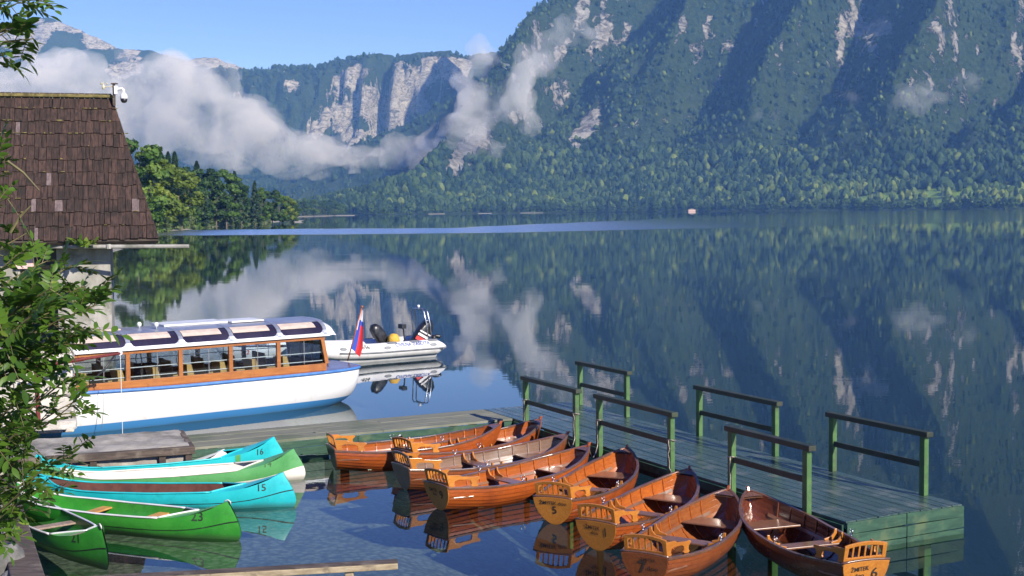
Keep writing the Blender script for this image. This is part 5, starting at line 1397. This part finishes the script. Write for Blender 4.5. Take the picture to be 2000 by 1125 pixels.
# named trees: photo column and top row, distance, kind
def gz(x, y): 
    d_ = float(left_shore(y)) - x; return float(np.interp(d_, [-60, 0, 4, 12, 60, 200, 700], [-3, -.15, .35, 1.6, 5, 16, 60]))
HILL = [(268, 268, 330, ('broad', 0), 'tall green tree rising just right of the boathouse roof edge'), (292, 300, 350, ('broad', 1), 'round yellow-green tree beside the boathouse roof'), (318, 312, 372, ('broad', 1), 'broad yellow-green tree second from the boathouse roof'), (352, 330, 395, ('broad', 1), 'yellow-green tree leaning over the near shore'),
        (312, 292, 420, ('fir', 0), 'dark fir, left of the pair of firs on the skyline'), (328, 298, 424, ('fir', 0), 'dark fir, right of the pair of firs on the skyline'), (341, 298, 430, ('fir', 0), 'tall single dark fir left of the skyline dip'), (300, 296, 405, ('ash', 0), 'dark tree between the yellow-green trees and the firs'),
        (372, 318, 452, ('ash', 0), 'dark broad tree on the skyline behind the first firs'), (384, 316, 462, ('fir', 0), 'short dark fir on the middle of the skyline'), (402, 322, 478, ('ash', 0), 'dark rounded tree in the middle of the skyline'), (420, 326, 492, ('ash', 0), 'dark tree in the right half of the skyline'), (440, 334, 505, ('ash', 1), 'mid green tree below the right skyline'), (458, 335, 520, ('fir', 0), 'pointed dark fir where the wood steps down'),
        (470, 350, 535, ('ash', 0), 'dark tree right of the pointed fir'), (497, 354, 560, ('fir', 0), 'broad pointed fir standing alone near the wood end'), (510, 368, 575, ('ash', 1), 'green tree just right of the lone broad fir'), (531, 366, 600, ('ash', 0), 'dark tall tree near the far end of the wood'), (546, 376, 625, ('broad', 0), 'bright green tree second from the far end of the wood'), (562, 384, 650, ('broad', 1), 'yellow-green tree at the far end of the wood'), (574, 396, 680, ('broad', 2), 'small dark tree ending the wood at the point')]
for u, v, D, kd, lab in HILL:
    p = at(u, v, D); x = p.x; g = gz(x, D); plant('fir_tree' if kd[0] == 'fir' else 'broadleaf_tree', kd, (x, D, g), p.z - g, lab, 'tree', 'trees on the left shore', rr.uniform(0, 6.28))
k = 0
for i in range(46):                                                   # middle and front rows
    f_ = i / 45; D = 345 + 335 * f_ + rr.uniform(-8, 8); x = float(left_shore(D)) - rr.choice([3, 9, 16, 22]) - rr.uniform(0, 4); g = gz(x, D)
    kd = rr.choice([('broad', 0), ('broad', 0), ('broad', 1), ('ash', 1), ('broad', 2)]) if f_ > .35 else rr.choice([('broad', 1), ('broad', 0), ('broad', 1)])
    h = rr.uniform(11, 17) * (1 - .15 * f_) if i % 3 else rr.uniform(8, 11)
    plant('broadleaf_tree', kd, (x, D, g - .3), h, 'lower broadleaf tree in the front of the wood on the left shore', 'tree', 'lower trees of the left shore wood', rr.uniform(0, 6.28))
for i in range(34):
    D = 338 + 345 * i / 33 + rr.uniform(-4, 4); x = float(left_shore(D)) - rr.uniform(.5, 2.6)
    plant('willow_bush', ('bush', rr.choice([0, 0, 1])), (x, D, gz(x, D) - .3), rr.uniform(3.5, 6.5), 'pale willow bush at the waterline of the left shore', 'bush', 'bushes along the left waterline', rr.uniform(0, 6.28))
for i in range(44):                                                   # the farther point of land
    D = 1480 + 560 * (i % 22) / 21 + rr.uniform(-10, 10); x = float(left_shore(D)) - (rr.uniform(2, 8) if i < 22 else rr.uniform(14, 40))
    plant('broadleaf_tree', rr.choice([('broad', 0), ('broad', 2), ('ash', 1), ('ash', 0)]), (x, D, gz(x, D) - .5), rr.uniform(15, 24), 'small distant tree on the low wooded point beyond the left shore', 'tree', 'trees on the distant low point', rr.uniform(0, 6.28))
# individual trees lining the far shore
FARM = []
for nm, mt in (('a', L_MID), ('b', L_DRK), ('c', L_CON)):
    FARM.append((clump_crown(31 + len(FARM), 18, 5.2 if nm != 'c' else 3.6, 420, 1.25, .06, 'cone' if nm == 'c' else 'round', mt)))
for i in range(120):
    u = 690 + 1330 * (i + rr.uniform(-.4, .4)) / 120; x = (u - 1000) / FPX * 2500; y = float(shore_y(x)); x = (u - 1000) / FPX * y; y = float(shore_y(x)) + rr.uniform(6, 16)
    kd = rr.choice([0, 0, 1, 1, 2]) if u < 1500 else rr.choice([0, 0, 0, 1])
    o = link('shore_tree', FARM[kd]); o.location = (x, y, .6); s_ = rr.uniform(.7, 1.25); o.scale = (s_, s_, s_); o.rotation_euler = (0, 0, rr.uniform(0, 6.28))
    tag(o, 'small tree lining the far shore at the foot of the mountain', 'tree', 'trees lining the far shore')
# pale far beaches and the tiny pink boathouse
SAND = pmat('pale_shore_gravel', (.24, .225, .185), (.34, .32, .27), .3, .95)
for i, (u0, u1) in enumerate(((838, 870), (935, 962), (1018, 1062), (1690, 1720), (1745, 1810), (652, 694), (574, 590))):
    D0 = 720 if i == 6 else 1950 if i == 5 else 0
    xa, xb = (u0 - 1000) / FPX, (u1 - 1000) / FPX
    ya = D0 or float(shore_y(xa * 2600)) - 4; yb = D0 or float(shore_y(xb * 2600)) - 4
    if not D0: ya = float(shore_y(xa * ya)) - 6; yb = float(shore_y(xb * yb)) - 6
    b = MB(); n_ = 9; q = []
    for k in range(n_):
        f_ = k / (n_ - 1); x, y = xa * ya * (1 - f_) + xb * yb * f_, ya * (1 - f_) + yb * f_
        q.append([Vector((x, y - 3 * math.sin(math.pi * f_), -.3)), Vector((x, y, .15 + .2 * math.sin(math.pi * f_))), Vector((x, y + 10, .8))])
    b.loft(q, False); tag(b.build('beach', SAND), 'narrow pale gravel beach', kind='structure')
hx_ = (1352 - 1000) / FPX; hy = float(shore_y(hx_ * 2560)) - 5
hh_ = empty('lake_hut', (hx_ * hy, hy, .2), 0, 'tiny pinkish hut with a pale roof on the far shoreline', 'hut')
b = MB(); b.box((0, 0, 1.7), (14, 6, 3.4)); b.build('wall', PINK, hh_)
b = MB(); b.prism([(-8, 3.4), (8, 3.4), (8, 3.8), (0, 5.6), (-8, 3.8)], lambda x, y, d: Vector((x, d, y)), 7); b.build('roof', SAND, hh_)

# ------------------------------------------------------------------ ash tree framing the left edge
L_ASH = leaf_mat('ash_leaf', (.035, .09, .012), (.095, .19, .022), (.24, .32, .045), .42, .42, 0)
TWIG = pmat('green_brown_twig', (.09, .075, .03), (.17, .15, .06), 10, .7)
r = np.random.default_rng(17)
LV, LF, LT = [], [], []
def leaflet(base, dir_, nrm, L, W, t):
    side = dir_.cross(nrm).normalized(); o_ = len(LV); droop = nrm * (-.18 * L)
    for f_, wq in ((0, .12), (.25, .80), (.52, 1.0), (.8, .55), (1, 0)):
        c = base + dir_ * (L * f_) + droop * (f_ * f_)
        LV.append(c + side * (W * wq) + nrm * (.16 * W * wq)); LV.append(c); LV.append(c - side * (W * wq) + nrm * (.16 * W * wq))
        LT.extend([t] * 3)
    for k in range(4):
        a = o_ + 3 * k; LF.append((a, a + 1, a + 4, a + 3)); LF.append((a + 1, a + 2, a + 5, a + 4))
TW = MB()
def rvec(s): return Vector(r.normal(0, s, 3))
def compound(base, d, L, t):
    d = d.normalized(); n_ = (Vector((0, 0, 1)) + rvec(.35)); n_ = (n_ - d * n_.dot(d)).normalized(); sd_ = d.cross(n_)
    pts = [base + d * (L * q) - Vector((0, 0, .16 * L * q * q)) for q in (0, .33, .66, 1)]
    TW.tube(pts, [.0028, .0022, .0018, .001], 4, cap=False)
    prs = int(r.integers(3, 6))
    for k in range(prs):
        q = .28 + .68 * k / prs; p = pts[0].lerp(pts[3], q) + Vector((0, 0, .16 * L * (q - q * q)))
        for sg in (1, -1): leaflet(p, (sd_ * sg + d * .55 + rvec(.13)).normalized(), (n_ + rvec(.22)).normalized(), L * .36 * r.uniform(.75, 1.15), L * .078 * r.uniform(.7, 1.3), t + float(r.normal(0, .10)))
    leaflet(pts[3], (d - Vector((0, 0, .25)) + rvec(.1)).normalized(), n_, L * .36, L * .075, t)
def bough(p0, p1, sag, n, Ls, rad=.012, start=.25, tb=.45):
    pts = [p0.lerp(p1, q) + Vector((0, 0, sag * math.sin(math.pi * q))) + rvec(.012) for q in np.linspace(0, 1, 9)]
    TW.tube(pts, [rad * (1 - .8 * k / 8) for k in range(9)], 6)
    dr_ = (p1 - p0).normalized()
    for k in range(n):
        q = start + (1 - start) * (k + .5) / n; i_ = min(7, int(q * 8)); p = pts[i_].lerp(pts[i_ + 1], q * 8 - i_)
        dd = (dr_ * r.uniform(.2, 1.0) + rvec(.55) + Vector((.15, -.1, .05))); compound(p, dd, Ls * r.uniform(.7, 1.25), tb + float(r.normal(0, .14)))
tr0 = Vector((-3.25, 6.4, .6))
tree = empty('ash_tree', tr0, 0, 'leafy ash tree reaching into the picture from the left edge', 'tree')
b = MB(); b.tube([(0, 0, -.6), (.05, 0, 1.2), (-.05, .05, 2.8), (-.1, .0, 4.4), (.0, -.05, 6.2)], [.17, .15, .12, .09, .04], 9); b.build('trunk', BARK, tree, smooth=True)
def Ptr(h): return tr0 + Vector((0, 0, h))
BG = [  # tip column, row, distance, height on trunk, leaves, leaf length
    (175, 548, 6.3, 3.6, 20, .22), (195, 600, 6.0, 3.5, 20, .22), (150, 525, 6.8, 3.7, 18, .22), (120, 560, 5.8, 3.6, 18, .24), (185, 640, 6.4, 3.4, 18, .21), (90, 610, 5.6, 3.4, 18, .24), (140, 665, 6.0, 3.3, 18, .22), (60, 560, 6.6, 3.7, 18, .22), (40, 650, 5.7, 3.4, 16, .24), (110, 505, 7.2, 3.8, 14, .2), (165, 580, 7.0, 3.5, 18, .2), (100, 680, 6.4, 3.2, 14, .2), (200, 570, 6.8, 3.6, 14, .2), (30, 520, 6.2, 3.8, 14, .22), (60, 700, 5.9, 3.1, 14, .22),
    (170, 730, 6.2, 3.0, 10, .21), (150, 790, 5.9, 2.9, 11, .22), (120, 760, 6.4, 2.9, 11, .2), (60, 770, 5.8, 2.9, 12, .23), (175, 770, 6.6, 2.9, 7, .19), (90, 830, 6.0, 2.7, 11, .2), (170, 870, 6.2, 2.6, 8, .19), (120, 890, 5.8, 2.6, 10, .2), (150, 905, 6.3, 2.6, 8, .18), (60, 880, 5.9, 2.5, 12, .21), (80, 930, 5.7, 2.4, 12, .21), (30, 940, 6.1, 2.4, 13, .21), (50, 975, 5.8, 2.3, 10, .2), (100, 955, 6.0, 2.4, 9, .19), (10, 840, 5.8, 2.7, 10, .2),
    (30, 300, 6.2, 4.3, 7, .19), (28, 375, 6.0, 4.1, 7, .19), (22, 430, 6.2, 3.9, 8, .19), (60, 455, 6.5, 3.8, 6, .19), (20, 270, 6.5, 4.4, 5, .18), (15, 335, 6.0, 4.2, 5, .18),
    (62, 45, 6.0, 5.2, 9, .21), (62, 75, 5.8, 5.0, 8, .21), (45, 10, 6.2, 5.4, 10, .21), (85, -8, 6.0, 5.5, 9, .2), (30, 95, 6.1, 4.9, 7, .2), (24, 65, 6.0, 5.0, 6, .2)]
for u, v, D, h, n_, Ls in BG:
    p1 = at(u - 10, v, D); p0 = Ptr(h - .25); bough(p0, p1, .10, int(n_ * 1.2), Ls * .78, .013, .52, .42)
for u, v, D in ((185, 375, 6.0), (150, 405, 6.1), (70, 395, 6.0)):      # bare yellow shoots
    pass
for (u0, v0), (u1, v1) in (((15, 315), (77, 372)), ((20, 455), (60, 402)), ((10, 1050), (40, 1000))):
    TW.tube([at(u0, v0, 6.0), at((u0 + u1) / 2, (v0 + v1) / 2 - 6, 6.0), at(u1, v1, 6.0)], [.007, .006, .003], 5)
TW.v = [tuple(Vector(p) - tr0) for p in TW.v]; TW.build('twigs', TWIG, tree)
V = np.array([tuple(p - tr0) for p in LV]); me = np_mesh('foliage', V, LF, L_ASH, smooth=True); fattr(me, 'tint', np.clip(LT, 0, 1)); link('foliage', me, tree)

# small weeds on the bank stones
for i, (u, v, z) in enumerate(((12, 1010, .95), (30, 1050, .9), (22, 985, 1.0), (165, 478, 4.1))):
    far_ = i == 3; c = at(165, 484, 41.2) if far_ else on(u, v, z); LV, LF, LT = [], [], []
    for k in range(26 if not far_ else 34):
        d_ = (Vector((r.normal(0, .5), r.normal(0, .5), r.uniform(.3, 1)))).normalized(); s_ = .07 if not far_ else .24
        st_ = c + Vector((r.normal(0, .05), r.normal(0, .05), 0)) * (2 if far_ else 1); leaflet(st_ + d_ * s_ * r.uniform(.2, 1.2), (d_ + rvec(.4)).normalized(), (Vector((0, -.4, 1)) + rvec(.3)).normalized(), s_ * r.uniform(.8, 1.6), s_ * .3, float(r.uniform(.4, .9)))
    V = np.array([tuple(p - c) for p in LV]); me = np_mesh('weed', V, LF, L_ASH, smooth=True); fattr(me, 'tint', np.clip(LT, 0, 1)); o = link('weed', me); o.location = c
    tag(o, ['small yellow-green weed on the upper bank boulder', 'weed growing between the bottom left boulders', 'weed at the top of the dark timber', 'leafy weed sprouting from the boathouse gutter'][i], 'weed')
# ------------------------------------------------------------------ haze and low cloud
HAZE = .000092
def haze_mat():
    t = NT('haze_air')
    v = t.n('ShaderNodeVolumePrincipled', {'Color': (.20, .45, 1.0, 1), 'Density': HAZE, 'Anisotropy': 0.0, 'Absorption Color': (1, 1, 1, 1)}).outputs[0]
    t.t.links.new(v, t.out.inputs['Volume'])
    return t.mat
b = MB(); b.box((-800, 3640, 595), (9000, 7500, 1230))
o = b.build('haze', haze_mat()); tag(o, 'thin blue morning haze over the lake', kind='stuff')

def cloud_mat(name, dens, base, lo, hi, col=(.90, .915, .965, 1), nscale=.010):
    t = NT(name)
    pos = t.n('ShaderNodeNewGeometry').outputs['Position']
    n = t.noise(pos, nscale, 6, .64, .6)
    d = t.math('MULTIPLY', t.math('ADD', t.math('MULTIPLY', t.ramp(n, lo, hi), 1 - base), base), dens)
    v = t.n('ShaderNodeVolumePrincipled', {'Color': col, 'Density': d, 'Anisotropy': .0, 'Absorption Color': (1, 1, 1, 1)}).outputs[0]
    t.t.links.new(v, t.out.inputs['Volume'])
    return t.mat
def cloud(label, puffs, voxel, mat, seed, depth=1.0, squash=.7):
    """a lumpy closed body of many overlapping puffs, filled with mist; puffs are (column, row, radius) at distance Y"""
    r = np.random.default_rng(seed)
    bm = bmesh.new()
    for u, v, rad, Y in puffs:
        yy = Y + r.uniform(-1, 1) * 140 * depth; c = at(u, v, yy); s_ = rad * yy / FPX
        bmesh.ops.create_icosphere(bm, subdivisions=2, radius=s_, matrix=Matrix.Translation(c) @ Matrix.Diagonal((1.15, 1.2, squash, 1)))
    me = bpy.data.meshes.new('cloud'); bm.to_mesh(me); bm.free()
    me.materials.append(mat)
    o = link('cloud', me); tag(o, label, kind='stuff')
    md = o.modifiers.new('remesh', 'REMESH'); md.mode = 'VOXEL'; md.voxel_size = voxel
    tx = bpy.data.textures.new('cloud_lumps', 'CLOUDS'); tx.noise_scale = voxel * 5; tx.noise_depth = 4
    dp = o.modifiers.new('lumps', 'DISPLACE'); dp.texture = tx; dp.strength = voxel * 4; dp.mid_level = .5; dp.texture_coords = 'GLOBAL'
    return o
rc_ = np.random.default_rng(33)
topu = [-80, 0, 60, 130, 200, 280, 340, 400, 450, 480, 510, 545, 575, 610, 660, 700, 740, 780, 830, 875]
topv = [120, 115, 95, 88, 98, 100, 88, 122, 128, 165, 205, 235, 255, 262, 266, 285, 282, 262, 246, 226]
botu = [-80, 100, 250, 300, 400, 480, 560, 640, 700, 760, 830, 875]
botv = [260, 270, 300, 315, 330, 338, 342, 340, 335, 322, 318, 300]
PB = []
while len(PB) < 190:
    u = rc_.uniform(-90, 875); t_, b_ = np.interp(u, topu, topv), np.interp(u, botu, botv); v = rc_.uniform(t_, b_)
    rad = rc_.uniform(16, 62); e = min(v - t_, b_ - v); rad = min(rad, e * 1.05 + 7)
    PB.append((u, v, rad, 3560))
cloud('long bank of white morning cloud lying across the valley', PB, 20, cloud_mat('bank_mist', .0105, .10, .36, .66), 3)
PT = []
for u, v, rad, n in [(862, 290, 34, 6), (890, 250, 34, 7), (925, 215, 40, 8), (930, 170, 34, 6), (938, 125, 32, 6), (950, 92, 22, 5), (925, 90, 14, 3), (965, 240, 40, 7), (1010, 230, 36, 7), (1035, 200, 26, 5), (1000, 165, 30, 5), (1030, 130, 30, 5), (1065, 105, 34, 6), (1105, 62, 34, 7), (1125, 28, 24, 5), (1140, 60, 22, 3), (1090, 140, 22, 3), (960, 290, 26, 4), (905, 310, 24, 4), (1050, 240, 20, 4), (985, 130, 18, 3)]:
    for k in range(n): PT.append((u + rc_.normal(0, rad * .5), v + rc_.normal(0, rad * .45), rad * rc_.uniform(.35, .85), 2960))
cloud('tall ragged cloud climbing the dark ridge', PT, 13, cloud_mat('ragged_mist', .013, .08, .38, .66), 5, .5, .9)
def wisp(label, u, v, ru, rv, seed, dens):
    q = []
    for k in range(26): 
        a = rc_.random() * 6.283; s_ = math.sqrt(rc_.random()); q.append((u + ru * s_ * math.cos(a), v + rv * s_ * math.sin(a) + .12 * ru * (s_ * math.cos(a)) ** 2, rv * rc_.uniform(.3, .7), 2560))
    cloud(label, q, 8, cloud_mat('wisp_mist', dens, .25, .40, .75, nscale=.012), seed, .3, .7)
wisp('small bright wisp of cloud in the shade of the right slope', 1785, 185, 50, 30, 7, .010)
wisp('faint flat wisp of cloud left of the small bright one', 1650, 184, 42, 14, 8, .006)
wisp('faint wisp of cloud highest on the right slope', 1882, 158, 34, 18, 9, .005)
wisp('thin low wisp of cloud on the middle slope', 1502, 224, 34, 12, 10, .006)
